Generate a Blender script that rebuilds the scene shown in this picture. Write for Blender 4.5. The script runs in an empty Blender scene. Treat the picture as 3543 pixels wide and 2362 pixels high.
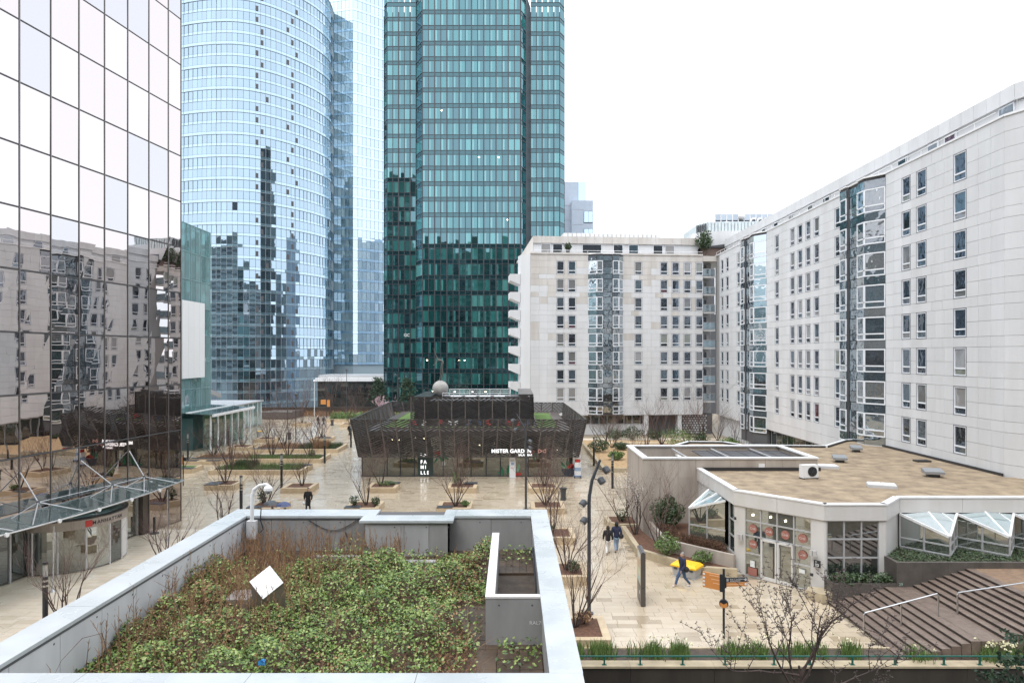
import bpy, math, random
from mathutils import Vector, Matrix
R = math.radians
S = bpy.context.scene
COL = S.collection
# ---------------------------------------------------------------- camera, sky, sun, exposure
F, CX, HY, CH = 2362.0, 1771.5, 1228.0, 12.0      # focal length, centre and horizon in photo pixels; eye height in metres
def G(x, y, z=0.0):                                # a point of the level z seen at photo pixel x, y -> plan position
    Y = (CH - z) * F / (y - HY); return ((x - CX) / F * Y, Y)
cam_d = bpy.data.cameras.new('camera'); cam = bpy.data.objects.new('camera', cam_d); COL.objects.link(cam)
cam.location = (0, 0, CH); cam.rotation_euler = (R(90), 0, 0)
cam_d.lens = 24; cam_d.sensor_width = 36; cam_d.shift_y = 47 / 3543
cam_d.clip_start = .1; cam_d.clip_end = 8000
S.camera = cam
W = bpy.data.worlds.new('World'); S.world = W; W.use_nodes = True
nt = W.node_tree; nt.nodes.clear()
wo = nt.nodes.new('ShaderNodeOutputWorld'); bg = nt.nodes.new('ShaderNodeBackground')
sky = nt.nodes.new('ShaderNodeTexSky'); sky.sky_type = 'NISHITA'; sky.sun_disc = False
sky.sun_elevation = R(58); sky.sun_rotation = R(215); sky.dust_density = 4; sky.air_density = 1.2
hs = nt.nodes.new('ShaderNodeHueSaturation'); hs.inputs['Saturation'].default_value = .35
mx = nt.nodes.new('ShaderNodeMix'); mx.data_type = 'RGBA'; mx.inputs['Factor'].default_value = .86
mx.inputs['B'].default_value = (8.35, 8.8, 9.45, 1)      # the even white of a closed cloud cover
nt.links.new(sky.outputs[0], hs.inputs['Color']); nt.links.new(hs.outputs[0], mx.inputs['A'])
nt.links.new(mx.outputs['Result'], bg.inputs['Color']); bg.inputs['Strength'].default_value = .13
nt.links.new(bg.outputs[0], wo.inputs[0])
sd = bpy.data.lights.new('sun', 'SUN'); sun = bpy.data.objects.new('sun', sd); COL.objects.link(sun)
sd.energy = .8; sd.angle = R(35); sd.color = (1, .985, .965)
sun.rotation_euler = (R(32), 0, R(-35))
S.view_settings.view_transform = 'Standard'; S.view_settings.look = 'None'
S.view_settings.exposure = .98; S.view_settings.gamma = 1
S.cycles.use_denoising = True
S.cycles.max_bounces = 7; S.cycles.diffuse_bounces = 3; S.cycles.glossy_bounces = 4
S.cycles.transparent_max_bounces = 12; S.cycles.transmission_bounces = 4
S.cycles.sample_clamp_indirect = 6

TMP = bpy.data.scenes.new('workbench')             # an empty scene in which text and skins are turned into meshes; removed at the end
# ---------------------------------------------------------------- helpers
class MB:
    def __init__(s): s.v = []; s.f = []
    def add(s, vs, fs):
        n = len(s.v); s.v += [tuple(p) for p in vs]; s.f += [tuple(i + n for i in f) for f in fs]; return s
    def box(s, x0, x1, y0, y1, z0, z1):
        return s.add([(x0,y0,z0),(x1,y0,z0),(x1,y1,z0),(x0,y1,z0),(x0,y0,z1),(x1,y0,z1),(x1,y1,z1),(x0,y1,z1)],
                     [(0,3,2,1),(4,5,6,7),(0,1,5,4),(1,2,6,5),(2,3,7,6),(3,0,4,7)])
    def slab(s, a, b, c, d, th):                  # a quad (counter-clockwise from outside) with thickness behind it
        a, b, c, d = map(Vector, (a, b, c, d)); n = (b - a).cross(d - a).normalized() * -th
        return s.add([a,b,c,d,a+n,b+n,c+n,d+n], [(0,1,2,3),(7,6,5,4),(0,4,5,1),(1,5,6,2),(2,6,7,3),(3,7,4,0)])
    def prism(s, poly, z0, z1):
        n = len(poly); z1 = z1 if isinstance(z1, (list, tuple)) else [z1] * n
        a = sum(poly[i][0] * poly[(i+1) % n][1] - poly[(i+1) % n][0] * poly[i][1] for i in range(n))
        if a < 0: poly = poly[::-1]; z1 = z1[::-1]
        return s.add([(x, y, z0) for x, y in poly] + [(x, y, z) for (x, y), z in zip(poly, z1)],
                     [tuple(range(n - 1, -1, -1)), tuple(range(n, 2 * n))] + [(i, (i+1) % n, n + (i+1) % n, n + i) for i in range(n)])
    def tube(s, pts, rad, n=6, cap=True):
        pts = [Vector(p) for p in pts]; rad = rad if isinstance(rad, (list, tuple)) else [rad] * len(pts)
        vs = []; up = None
        for i, p in enumerate(pts):
            t = (pts[min(i+1, len(pts)-1)] - pts[max(i-1, 0)]).normalized()
            if up is None: up = t.orthogonal().normalized()
            u = (up - t * up.dot(t)); u = u.normalized() if u.length > 1e-6 else t.orthogonal().normalized(); up = u; w = t.cross(u)
            vs += [p + (u * math.cos(k * 2 * math.pi / n) + w * math.sin(k * 2 * math.pi / n)) * rad[i] for k in range(n)]
        fs = [(i*n+k, i*n+(k+1) % n, (i+1)*n+(k+1) % n, (i+1)*n+k) for i in range(len(pts)-1) for k in range(n)]
        if cap: fs += [tuple(range(n-1, -1, -1)), tuple(range((len(pts)-1)*n, len(pts)*n))]
        return s.add(vs, fs)
    def cyl(s, x, y, z0, z1, r, n=12, r1=None): return s.tube([(x,y,z0),(x,y,z1)], [r, r if r1 is None else r1], n)
    def bar(s, a, b, w, h=None):                  # a rectangular bar from a to b
        a, b = Vector(a), Vector(b); h = h or w; t = (b - a).normalized()
        u = t.cross(Vector((0,0,1))); u = u.normalized() if u.length > 1e-4 else Vector((1,0,0)); k = u.cross(t)
        c = [(-1,-1),(1,-1),(1,1),(-1,1)]
        return s.add([p + u*(x*w/2) + k*(y*h/2) for p in (a, b) for x, y in c],
                     [(0,3,2,1),(4,5,6,7),(0,1,5,4),(1,2,6,5),(2,3,7,6),(3,0,4,7)][:6])
    def lathe(s, prof, n=16, cx=0, cy=0):
        vs = [(cx + r*math.cos(k*2*math.pi/n), cy + r*math.sin(k*2*math.pi/n), z) for r, z in prof for k in range(n)]
        m = len(prof)
        return s.add(vs, [(i*n+k, i*n+(k+1) % n, (i+1)*n+(k+1) % n, (i+1)*n+k) for i in range(m-1) for k in range(n)]
                     + [tuple(range(n-1, -1, -1)), tuple(range((m-1)*n, m*n))])
    def sphere(s, c, r, n=16, m=10, sz=1):
        pr = [(max(1e-3, r*math.sin(math.pi*i/m)), c[2] - r*sz*math.cos(math.pi*i/m)) for i in range(m+1)]
        return s.lathe(pr, n, c[0], c[1])
    def move(s, dx=0, dy=0, dz=0): s.v = [(x+dx, y+dy, z+dz) for x, y, z in s.v]; return s
    def xf(s, m): s.v = [tuple(m @ Vector(p)) for p in s.v]; return s
    def build(s, name, mat, parent=None, smooth=False, kind=None):
        me = bpy.data.meshes.new(name); me.from_pydata(s.v, [], s.f)
        if smooth: me.polygons.foreach_set('use_smooth', [True] * len(me.polygons))
        return O(name, me, mat, parent, kind)
def O(name, me, mat=None, parent=None, kind=None):
    o = bpy.data.objects.new(name, me); COL.objects.link(o)
    if mat and not me.materials: me.materials.append(mat)
    if parent: o.parent = parent
    if kind: o['kind'] = kind
    return o
def tag(o, label, cat, group=None):
    o['label'] = label; o['category'] = cat
    if group: o['group'] = group
    return o
def thing(name, label, cat, loc=(0,0,0), rz=0, group=None):
    o = bpy.data.objects.new(name, None); COL.objects.link(o); o.location = loc; o.rotation_euler = (0, 0, rz)
    o.empty_display_size = .2
    return tag(o, label, cat, group)
def copy_tree(o, parent=None):
    c = o.copy(); COL.objects.link(c)
    if parent: c.parent = parent
    for ch in list(o.children): copy_tree(ch, c)
    return c
def pieces(parent, name, shapes, mat, limit=300, many=None):   # the first ones are objects of their own, the rest one joined part
    for m in shapes[:limit]: m.build(name, mat, parent)
    if len(shapes) > limit:
        j = MB()
        for m in shapes[limit:]: j.add(m.v, m.f)
        j.build(many or ('more_' + name + 's'), mat, parent, kind='stuff')
def mesh_of(o):                                   # bake modifiers or text of a temporary object into a mesh
    TMP.collection.objects.link(o); vl = TMP.view_layers[0]; vl.update(); dg = vl.depsgraph
    me = bpy.data.meshes.new_from_object(o.evaluated_get(dg), depsgraph=dg); bpy.data.objects.remove(o)
    return me
def text(name, body, size, mat, parent, m4, ext=.01, bold=0, align='LEFT', spacing=1, xs=1):
    c = bpy.data.curves.new('t', 'FONT'); c.body = body; c.size = size; c.extrude = ext; c.offset = bold; c.align_x = align
    c.space_character = spacing; c.resolution_u = 3; c.space_line = .8
    me = mesh_of(bpy.data.objects.new('t', c)); me.materials.clear(); me.transform(m4 @ Matrix.Diagonal((xs, 1, 1, 1)))
    return O(name, me, mat, parent)
def FR(x, y, z): return Matrix.Translation((x, y, z)) @ Matrix.Rotation(R(90), 4, 'X')   # text standing up, read from -Y

# ---------------------------------------------------------------- materials
def rgba(c): return (c[0], c[1], c[2], 1)
class NT:
    def __init__(s, m): s.m = m; m.use_nodes = True; s.t = m.node_tree; s.t.nodes.clear()
    def n(s, ty, **kw):
        o = s.t.nodes.new('ShaderNode' + ty)
        for k, v in kw.items():
            if k in o.inputs: o.inputs[k].default_value = v
            else: setattr(o, k, v)
        return o
    def l(s, a, b): s.t.links.new(a, b)
def rnd_socket(t):                                # one random number for every pane, slab or leaf
    g = t.n('NewGeometry'); o = t.n('ObjectInfo'); a = t.n('Math', operation='ADD'); f = t.n('Math', operation='FRACT')
    t.l(g.outputs['Random Per Island'], a.inputs[0]); t.l(o.outputs['Random'], a.inputs[1]); t.l(a.outputs[0], f.inputs[0])
    return f.outputs[0]
def mat(name, c1, c2=None, scale=1.0, rough=.6, r2=None, bump=0, bscale=None, isl=0, metal=0, spec=.5, streak=0, detail=5, ramp=(.35, .65), pal=None, trans=0):
    m = bpy.data.materials.new(name); t = NT(m)
    out = t.n('OutputMaterial'); p = t.n('BsdfPrincipled'); t.l(p.outputs[0], out.inputs[0])
    p.inputs['Roughness'].default_value = rough; p.inputs['Metallic'].default_value = metal
    p.inputs['Specular IOR Level'].default_value = spec; p.inputs['Base Color'].default_value = rgba(c1)
    g = t.n('NewGeometry'); mp = t.n('Mapping'); t.l(g.outputs['Position'], mp.inputs['Vector'])
    if streak: mp.inputs['Scale'].default_value = (1, 1, streak)
    col = None
    if c2 or r2 is not None:
        nz = t.n('TexNoise', Scale=scale, Detail=detail, Roughness=.6); t.l(mp.outputs[0], nz.inputs['Vector'])
        mr = t.n('MapRange'); mr.inputs['From Min'].default_value = ramp[0]; mr.inputs['From Max'].default_value = ramp[1]
        t.l(nz.outputs[0], mr.inputs['Value'])
        if c2:
            mx = t.n('Mix', data_type='RGBA'); mx.inputs['A'].default_value = rgba(c1); mx.inputs['B'].default_value = rgba(c2)
            t.l(mr.outputs[0], mx.inputs['Factor']); col = mx.outputs['Result']
        if r2 is not None:
            rr = t.n('MapRange'); rr.inputs['To Min'].default_value = rough; rr.inputs['To Max'].default_value = r2
            t.l(mr.outputs[0], rr.inputs['Value']); t.l(rr.outputs[0], p.inputs['Roughness'])
    if pal:                                       # a palette picked piece by piece
        cr = t.n('ValToRGB'); cr.color_ramp.interpolation = 'CONSTANT' if isl != -1 else 'LINEAR'
        e = cr.color_ramp.elements
        while len(e) > 1: e.remove(e[-1])
        e[0].position = 0; e[0].color = rgba(pal[0][1])
        for pos, c in pal[1:]: x = e.new(pos); x.color = rgba(c)
        t.l(rnd_socket(t), cr.inputs[0])
        if col:
            mm = t.n('Mix', data_type='RGBA', blend_type='MULTIPLY'); mm.inputs['Factor'].default_value = 1
            t.l(cr.outputs[0], mm.inputs['A']); t.l(col, mm.inputs['B']); col = mm.outputs['Result']
        else: col = cr.outputs[0]
    if isl > 0:
        mr2 = t.n('MapRange'); mr2.inputs['To Min'].default_value = 1 - isl; mr2.inputs['To Max'].default_value = 1
        t.l(rnd_socket(t), mr2.inputs['Value'])
        mm = t.n('Mix', data_type='RGBA', blend_type='MULTIPLY'); mm.inputs['Factor'].default_value = 1
        if col: t.l(col, mm.inputs['A'])
        else: mm.inputs['A'].default_value = rgba(c1)
        t.l(mr2.outputs[0], mm.inputs['B']); col = mm.outputs['Result']
    if col: t.l(col, p.inputs['Base Color'])
    if bump:
        nb = t.n('TexNoise', Scale=bscale or scale * 6, Detail=4); t.l(mp.outputs[0], nb.inputs['Vector'])
        b = t.n('Bump', Strength=bump, Distance=.02); t.l(nb.outputs[0], b.inputs['Height']); t.l(b.outputs[0], p.inputs['Normal'])
    if trans: p.inputs['Transmission Weight'].default_value = trans
    return m
def glass(name, pal, tint=(.9,.95,1), refl=.25, grazing=.9, rough=.02, tilt=0., wob=0., wscale=.6, clear=0, ctint=(.8,.9,.88)):
    """coated glazing: what stands behind it (pal, picked pane by pane) or, with clear > 0, a see-through pane, under a reflection"""
    m = bpy.data.materials.new(name); t = NT(m); out = t.n('OutputMaterial')
    rnd = rnd_socket(t)
    cr = t.n('ValToRGB'); cr.color_ramp.interpolation = 'CONSTANT'; e = cr.color_ramp.elements
    while len(e) > 1: e.remove(e[-1])
    e[0].position = 0; e[0].color = rgba(pal[0][1])
    for pos, c in pal[1:]: x = e.new(pos); x.color = rgba(c)
    t.l(rnd, cr.inputs[0])
    d = t.n('BsdfDiffuse'); t.l(cr.outputs[0], d.inputs['Color'])
    base = d.outputs[0]
    if clear:
        tr = t.n('BsdfTransparent', Color=rgba(ctint)); ms = t.n('MixShader', Fac=clear)
        t.l(base, ms.inputs[1]); t.l(tr.outputs[0], ms.inputs[2]); base = ms.outputs[0]
    gl = t.n('BsdfGlossy', Color=rgba(tint), Roughness=rough)
    lw = t.n('LayerWeight', Blend=.25); mr = t.n('MapRange'); mr.inputs['To Min'].default_value = refl; mr.inputs['To Max'].default_value = grazing
    t.l(lw.outputs['Fresnel'], mr.inputs['Value'])
    mix = t.n('MixShader'); t.l(mr.outputs[0], mix.inputs[0]); t.l(base, mix.inputs[1]); t.l(gl.outputs[0], mix.inputs[2])
    g = t.n('NewGeometry'); nrm = g.outputs['Normal']
    if wob:
        nz = t.n('TexNoise', Scale=wscale, Detail=2); t.l(g.outputs['Position'], nz.inputs['Vector'])
        b = t.n('Bump', Strength=wob, Distance=.1); t.l(nz.outputs[0], b.inputs['Height']); nrm = b.outputs[0]
    if tilt:
        wn = t.n('TexWhiteNoise', noise_dimensions='1D'); t.l(rnd, wn.inputs['W'])
        sb = t.n('VectorMath', operation='SUBTRACT'); t.l(wn.outputs['Color'], sb.inputs[0]); sb.inputs[1].default_value = (.5,.5,.5)
        sc = t.n('VectorMath', operation='SCALE'); t.l(sb.outputs[0], sc.inputs[0]); sc.inputs['Scale'].default_value = tilt
        ad = t.n('VectorMath', operation='ADD'); t.l(sc.outputs[0], ad.inputs[0]); t.l(nrm, ad.inputs[1])
        nm = t.n('VectorMath', operation='NORMALIZE'); t.l(ad.outputs[0], nm.inputs[0]); nrm = nm.outputs[0]
    if wob or tilt: t.l(nrm, gl.inputs['Normal'])
    t.l(mix.outputs[0], out.inputs[0]); return m
def emit(name, c, k):
    m = bpy.data.materials.new(name); t = NT(m); o = t.n('OutputMaterial'); e = t.n('Emission', Color=rgba(c), Strength=k); t.l(e.outputs[0], o.inputs[0]); return m

WET = dict(r2=.5, spec=.6)
M_pave = mat('wet_limestone', (.55,.46,.345), (.46,.375,.27), .55, rough=.05, r2=.34, spec=.75, ramp=(.35,.68), bump=.015, bscale=9,
             pal=[(0,(1,1,1)),(.3,(.97,.965,.955)),(.6,(.93,.925,.91)),(.84,(.84,.825,.79)),(.94,(.70,.67,.62))])
M_pale = mat('pale_limestone', (.68,.60,.49), (.62,.53,.41), 1.1, rough=.25, r2=.55, spec=.5, pal=[(0,(1,1,1)),(.5,(.95,.94,.93)),(.9,(.86,.84,.8))])
M_grout = mat('grout', (.30,.25,.18), (.22,.18,.13), 2, rough=.6)
M_stone = mat('planter_limestone', (.60,.47,.31), (.50,.38,.24), 2.2, rough=.5, bump=.06, isl=.1)
M_stonew = mat('worn_limestone', (.52,.43,.29), (.38,.31,.21), 1.4, rough=.6, bump=.08, isl=.1)
M_conc = mat('grey_concrete', (.36,.355,.35), (.26,.255,.25), 1.1, rough=.75, streak=.25, bump=.08, bscale=12, isl=.14)
M_concl = mat('light_concrete', (.60,.605,.615), (.50,.505,.515), .9, rough=.7, streak=.25, bump=.06, bscale=12, isl=.07)
M_conct = mat('stained_concrete', (.50,.44,.38), (.34,.29,.25), .8, rough=.8, streak=.22, bump=.1, bscale=9, isl=.08)
M_cope = mat('painted_coping', (.50,.525,.535), (.42,.445,.455), .9, rough=.4, r2=.22, isl=.03)
M_copeb = mat('bright_coping', (.80,.80,.80), (.70,.70,.69), 1.5, rough=.5)
M_joint = mat('dark_joint', (.10,.10,.105), rough=.8)
M_panel = mat('stone_cladding', (.685,.69,.70), (.61,.61,.61), .5, rough=.6, streak=.12, isl=.07)
M_panels = mat('stained_cladding', (.63,.605,.575), (.52,.48,.44), .7, rough=.65, streak=.10, isl=.08)
M_back = mat('panel_gap', (.34,.33,.325), rough=.8)
M_white = mat('white_paint', (.78,.78,.78), rough=.4, isl=.03)
M_fascia = mat('pale_fascia', (.66,.645,.625), (.60,.58,.55), .9, rough=.5, streak=.2)
M_alu = mat('aluminium', (.56,.56,.57), rough=.35, metal=.4)
M_frame = mat('window_frame', (.78,.80,.83), rough=.4)
M_rim = mat('window_rim', (.10,.11,.13), rough=.5)
M_black = mat('black_metal', (.022,.025,.03), rough=.35, spec=.5)
M_dgrey = mat('dark_metal', (.055,.06,.068), rough=.4)
M_steel = mat('brushed_steel', (.60,.60,.60), (.5,.5,.5), 3, rough=.28, metal=1)
M_bark = mat('dark_bark', (.085,.058,.048), (.045,.032,.028), 6, rough=.75)
M_twig = mat('red_twig', (.16,.085,.07), (.09,.06,.052), 5, rough=.7)
M_mulch = mat('bark_mulch', (.16,.075,.042), (.065,.033,.02), 9, rough=.9, bump=.6, bscale=22)
M_soil = mat('wet_soil', (.085,.06,.042), (.045,.033,.024), 3, rough=.7, bump=.5, bscale=14)
M_straw = mat('straw_mulch', (.52,.36,.19), (.30,.19,.10), 3, rough=.85, bump=.5, bscale=16)
M_gravel = mat('roof_gravel', (.37,.285,.19), (.20,.15,.10), 1.2, rough=.9, bump=1, bscale=16, detail=9)
M_granite = mat('dark_granite', (.13,.115,.10), (.085,.075,.066), 1.6, rough=.4, r2=.6, isl=.14)
M_step = mat('wet_granite_step', (.24,.185,.15), (.15,.11,.088), 1.8, rough=.25, r2=.6, isl=.15, spec=.5)
M_riser = mat('dark_riser', (.045,.032,.026), (.025,.018,.015), 2, rough=.6)
M_moss = mat('stained_wall', (.055,.045,.033), (.028,.023,.018), .8, rough=.85, streak=.15, bump=.3)
M_wood = mat('dark_slat', (.088,.081,.08), (.042,.039,.039), 3, rough=.28, isl=.45, spec=.8)
M_post = mat('slat_post', (.17,.145,.13), (.10,.085,.078), 3, rough=.5)
M_deck = mat('wet_deck', (.13,.11,.10), (.09,.075,.068), 3, rough=.3)
M_grass = mat('sedum_grass', (.13,.21,.055), (.07,.13,.03), 4, rough=.9, bump=.8, bscale=25)
M_leaf = mat('leaves', (.08,.12,.03), rough=.36, spec=.45, isl=0, pal=[(0,(.15,.235,.05)),(.2,(.09,.16,.036)),(.42,(.22,.32,.08)),(.58,(.045,.085,.022)),(.72,(.29,.37,.11)),(.85,(.24,.30,.08)),(.95,(.40,.45,.19))])
M_leafd = mat('evergreen_leaves', (.04,.075,.025), rough=.4, pal=[(0,(.035,.068,.022)),(.3,(.055,.095,.033)),(.6,(.022,.045,.017)),(.85,(.085,.125,.05))])
M_leafl = mat('spring_leaves', (.12,.2,.05), rough=.5, pal=[(0,(.13,.20,.055)),(.35,(.09,.16,.038)),(.7,(.17,.25,.08)),(.9,(.06,.11,.03))])
M_dry = mat('dry_stalks', (.25,.135,.07), rough=.8, pal=[(0,(.27,.15,.075)),(.4,(.18,.09,.05)),(.75,(.36,.23,.12))])
M_pine = mat('pine_needles', (.03,.06,.03), rough=.6, pal=[(0,(.03,.062,.033)),(.4,(.045,.085,.04)),(.75,(.02,.042,.024))])
M_pink = mat('pink_blossom', (.55,.36,.40), rough=.7, pal=[(0,(.6,.42,.46)),(.5,(.5,.30,.36)),(.8,(.7,.56,.58))])
M_blos = mat('white_blossom', (.75,.74,.68), rough=.7)
M_brownhedge = mat('brown_hedge', (.14,.075,.045), rough=.85, pal=[(0,(.15,.08,.05)),(.4,(.09,.05,.033)),(.8,(.2,.115,.065))])
M_orange = mat('orange_panel', (.62,.25,.07), rough=.4)
M_red = mat('red', (.55,.045,.035), rough=.5)
M_yellow = mat('yellow_plastic', (.86,.50,.01), rough=.35)
M_bin = mat('grey_plastic', (.42,.42,.42), rough=.5)
M_green = mat('green_paint', (.012,.10,.075), rough=.3)
M_skin = mat('skin', (.42,.26,.19), rough=.5)
M_hair = mat('grey_hair', (.25,.24,.23), rough=.7)
M_navy = mat('navy_cloth', (.018,.025,.06), rough=.8)
M_jean = mat('blue_denim', (.06,.11,.21), (.04,.08,.16), 8, rough=.85)
M_ljean = mat('pale_denim', (.28,.38,.52), rough=.85)
M_blk = mat('black_cloth', (.012,.012,.014), rough=.75)
M_wcloth = mat('white_cloth', (.72,.71,.69), rough=.8)
M_shoe = mat('white_shoe', (.7,.7,.68), rough=.6)
M_lampglow = emit('lamp_glow', (1,.83,.58), 9)
M_emitwhite = emit('emissive_letters', (1,1,1), 1.0)  # white lettering given an even emission, on slats and on glass
# glazing
PG = [(0,(.012,.06,.058)),(.28,(.018,.095,.088)),(.5,(.008,.034,.034)),(.66,(.03,.16,.145)),(.84,(.006,.022,.024)),(.93,(.09,.28,.26))]
GL_green = glass('green_tower_glass', PG, (.27,.455,.52), .36, .8, tilt=.022, wob=.04)
GL_greend = glass('green_tower_spandrel', [(0,(.006,.028,.032)),(.5,(.009,.038,.042))], (.24,.40,.45), .28, .8, tilt=.015)
GL_greenb = glass('green_tower_lobby', [(0,(.01,.19,.165)),(.5,(.012,.15,.13)),(.8,(.01,.1,.09))], (.5,.75,.72), .15, .8)
GL_blue = glass('pale_tower_glass', [(0,(.03,.06,.075)),(.4,(.012,.026,.034)),(.7,(.065,.12,.14))], (.62,.79,.93), .46, .93, tilt=.03, wob=.03)
GL_bluel = glass('pale_tower_spandrel', [(0,(.17,.27,.31)),(.5,(.12,.21,.25))], (.66,.82,.94), .50, .95, tilt=.025)
GL_slim = glass('slim_tower_glass', [(0,(.24,.36,.42)),(.4,(.14,.24,.29)),(.7,(.32,.45,.5))], (.80,.91,.98), .45, .95, tilt=.03)
GL_brz = glass('bronze_mirror_glass', [(0,(.035,.028,.027)),(.5,(.028,.024,.024))], (.585,.535,.522), .86, .96, rough=.006, tilt=.008, wob=.032, wscale=.4)
GL_brzd = glass('bronze_mirror_glass_dark', [(0,(.02,.018,.018)),(.5,(.03,.028,.028))], (.53,.52,.53), .84, .95, rough=.006, tilt=.012, wob=.045, wscale=.4)
GL_teal = glass('teal_glass', [(0,(.30,.45,.46)),(.35,(.22,.37,.38)),(.7,(.38,.52,.53))], (.78,.90,.92), .5, .9, tilt=.03, clear=0)
GL_tealc = glass('clear_teal_glass', [(0,(.10,.2,.2))], (.8,.92,.92), .16, .85, clear=.75, ctint=(.78,.92,.9))
PW = [(0,(.025,.03,.038)),(.25,(.055,.07,.085)),(.38,(.015,.016,.018)),(.58,(.17,.165,.155)),(.70,(.03,.055,.07)),(.80,(.30,.29,.28)),(.89,(.014,.012,.012)),(.955,(.10,.025,.03)),(.975,(.24,.25,.21))]
GL_win = glass('window_glass', PW, (.78,.88,1), .19, .85, tilt=.06, wob=.35, wscale=1.1)
GL_bay = glass('bay_glass', [(0,(.05,.075,.09)),(.4,(.10,.14,.165)),(.7,(.03,.035,.04)),(.85,(.2,.21,.21))], (.74,.82,.88), .52, .95, tilt=.05, wob=.35, wscale=.9)
GL_shop = glass('shop_glass', [(0,(.07,.08,.07))], (.85,.88,.86), .24, .9, clear=.72, ctint=(.78,.8,.76))
GL_entry = glass('entrance_glass', [(0,(.085,.095,.08)),(.4,(.05,.06,.055)),(.75,(.12,.125,.105))], (.9,.93,.9), .42, .92, rough=.015, tilt=.03)
GL_dark = glass('dark_glass', [(0,(.02,.023,.024)),(.5,(.035,.038,.038))], (.7,.75,.76), .22, .9, tilt=.04)
GL_roof = glass('rooflight_glass', [(0,(.30,.40,.41)),(.5,(.42,.5,.51))], (.92,.97,.99), .55, .95, tilt=.05)
GL_canopy = glass('canopy_glass', [(0,(.16,.21,.2))], (.82,.9,.9), .24, .92, clear=.55, ctint=(.62,.74,.72))
# ================================================================ the setting: ground, plaza deck, paving
def struct(o): o['kind'] = 'structure'; return o
m = MB(); m.add([(-4000,-4000,-7),(4000,-4000,-7),(4000,4000,-7),(-4000,4000,-7)], [(0,1,2,3)])
struct(m.build('ground', mat('lower_ground', (.16,.16,.155), (.11,.11,.11), .3, rough=.7)))
m = MB()
m.box(-70, 1.3, -30, 26.2, -6.9, -.03); m.box(1.3, 60, -30, 6, -6.9, -.03); m.box(-70, 60, 26.2, 140, -6.9, -.03)
deck = struct(m.build('plaza', M_grout))
# slabs in courses across the plaza; the nearest in view are objects of their own
random.seed(5)
near = []; far = MB(); pale = MB()
SW, SD = .92, .46
def blocked(x, y):
    if x > 7.4 and y > 40 and y < 62 and not (x < 9 and y > 46): return x > 7.4
    if x > 15.3 and y < 34.5: return True
    if x > 12.3 and y > 36.5: return True
    if -14.6 < x < 6 and 68 < y < 88: return True
    if x < -24.3 + .15 * (y - 49.5) - .6 and y < 50: return True
    if x < -43.6: return True
    if x > 9.4 and y > 70: return True
    if -8.7 < x < 1 and y < 22: return True
    return False
j = 0; y = 27.75
while y < 124:
    off = (j * .37 + random.uniform(-.12, .12)) % 1 * SW
    x = -44.5 + off
    xr = 15.4 if y < 42 else 13
    while x < xr:
        w = SW * random.choice((.8, 1, 1, 1.15))
        xc = x + w / 2
        if not blocked(xc, y + SD / 2) and abs(xc) < .78 * y + 2:
            h = random.uniform(-.0025, .0025)
            a = (x + .006, x + w - .006, y + .005, y + SD - .005)
            palez = xc < -18.9 - (0 if y < 47 else 40)
            if 4.3 < xc < 15 and y < 39.5 and len(near) < 300: near.append((a, h))
            else:
                t = pale if palez else far
                x0, x1, y0, y1 = a
                t.add([(x0,y0,h),(x1,y0,h),(x1,y1,h),(x0,y1,h),(x0,y0,-.03),(x1,y0,-.03),(x1,y1,-.03),(x0,y1,-.03)],
                      [(0,1,2,3),(0,4,5,1),(1,5,6,2),(2,6,7,3),(3,7,4,0)])
        x += w
    y += SD; j += 1
y = 20.0
while y < 27.7:                                    # beside the terrace, left
    x = -27.0 + random.uniform(0, .9)
    while x < -9.2:
        pale.box(x + .006, x + SW - .006, y + .005, y + SD - .005, -.03, random.uniform(-.002, .002)); x += SW
    y += SD
cache = {}
for (x0, x1, y0, y1), h in near:
    k = round(x1 - x0, 2)
    if k not in cache:
        q = MB().box(0, x1 - x0, 0, y1 - y0, -.03, 0); me = bpy.data.meshes.new('paving_slab'); me.from_pydata(q.v, [], q.f); cache[k] = me
    o = O('paving_slab', cache[k], M_pave, deck); o.location = (x0, y0, h)
far.build('distant_paving_slabs', M_pave, deck, kind='stuff')
pale.build('pale_paving_slabs', M_pale, deck, kind='stuff')
# lower street and decks beyond the plaza edge are left to the ground sheet
# ================================================================ facade helper: slabs set out on a plan line p0 -> p1 (left to right seen from outside)
def on(p0, p1, t0, t1, z0, z1, off=0., th=.06):
    (ax, ay), (bx, by) = p0, p1; L = math.hypot(bx-ax, by-ay); ux, uy = (bx-ax)/L, (by-ay)/L; nx, ny = uy, -ux
    f = lambda t, z: (ax + ux*t + nx*off, ay + uy*t + ny*off, z)
    return MB().slab(f(t0, z0), f(t1, z0), f(t1, z1), f(t0, z1), th)
def plen(p0, p1): return math.hypot(p1[0]-p0[0], p1[1]-p0[1])

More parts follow.
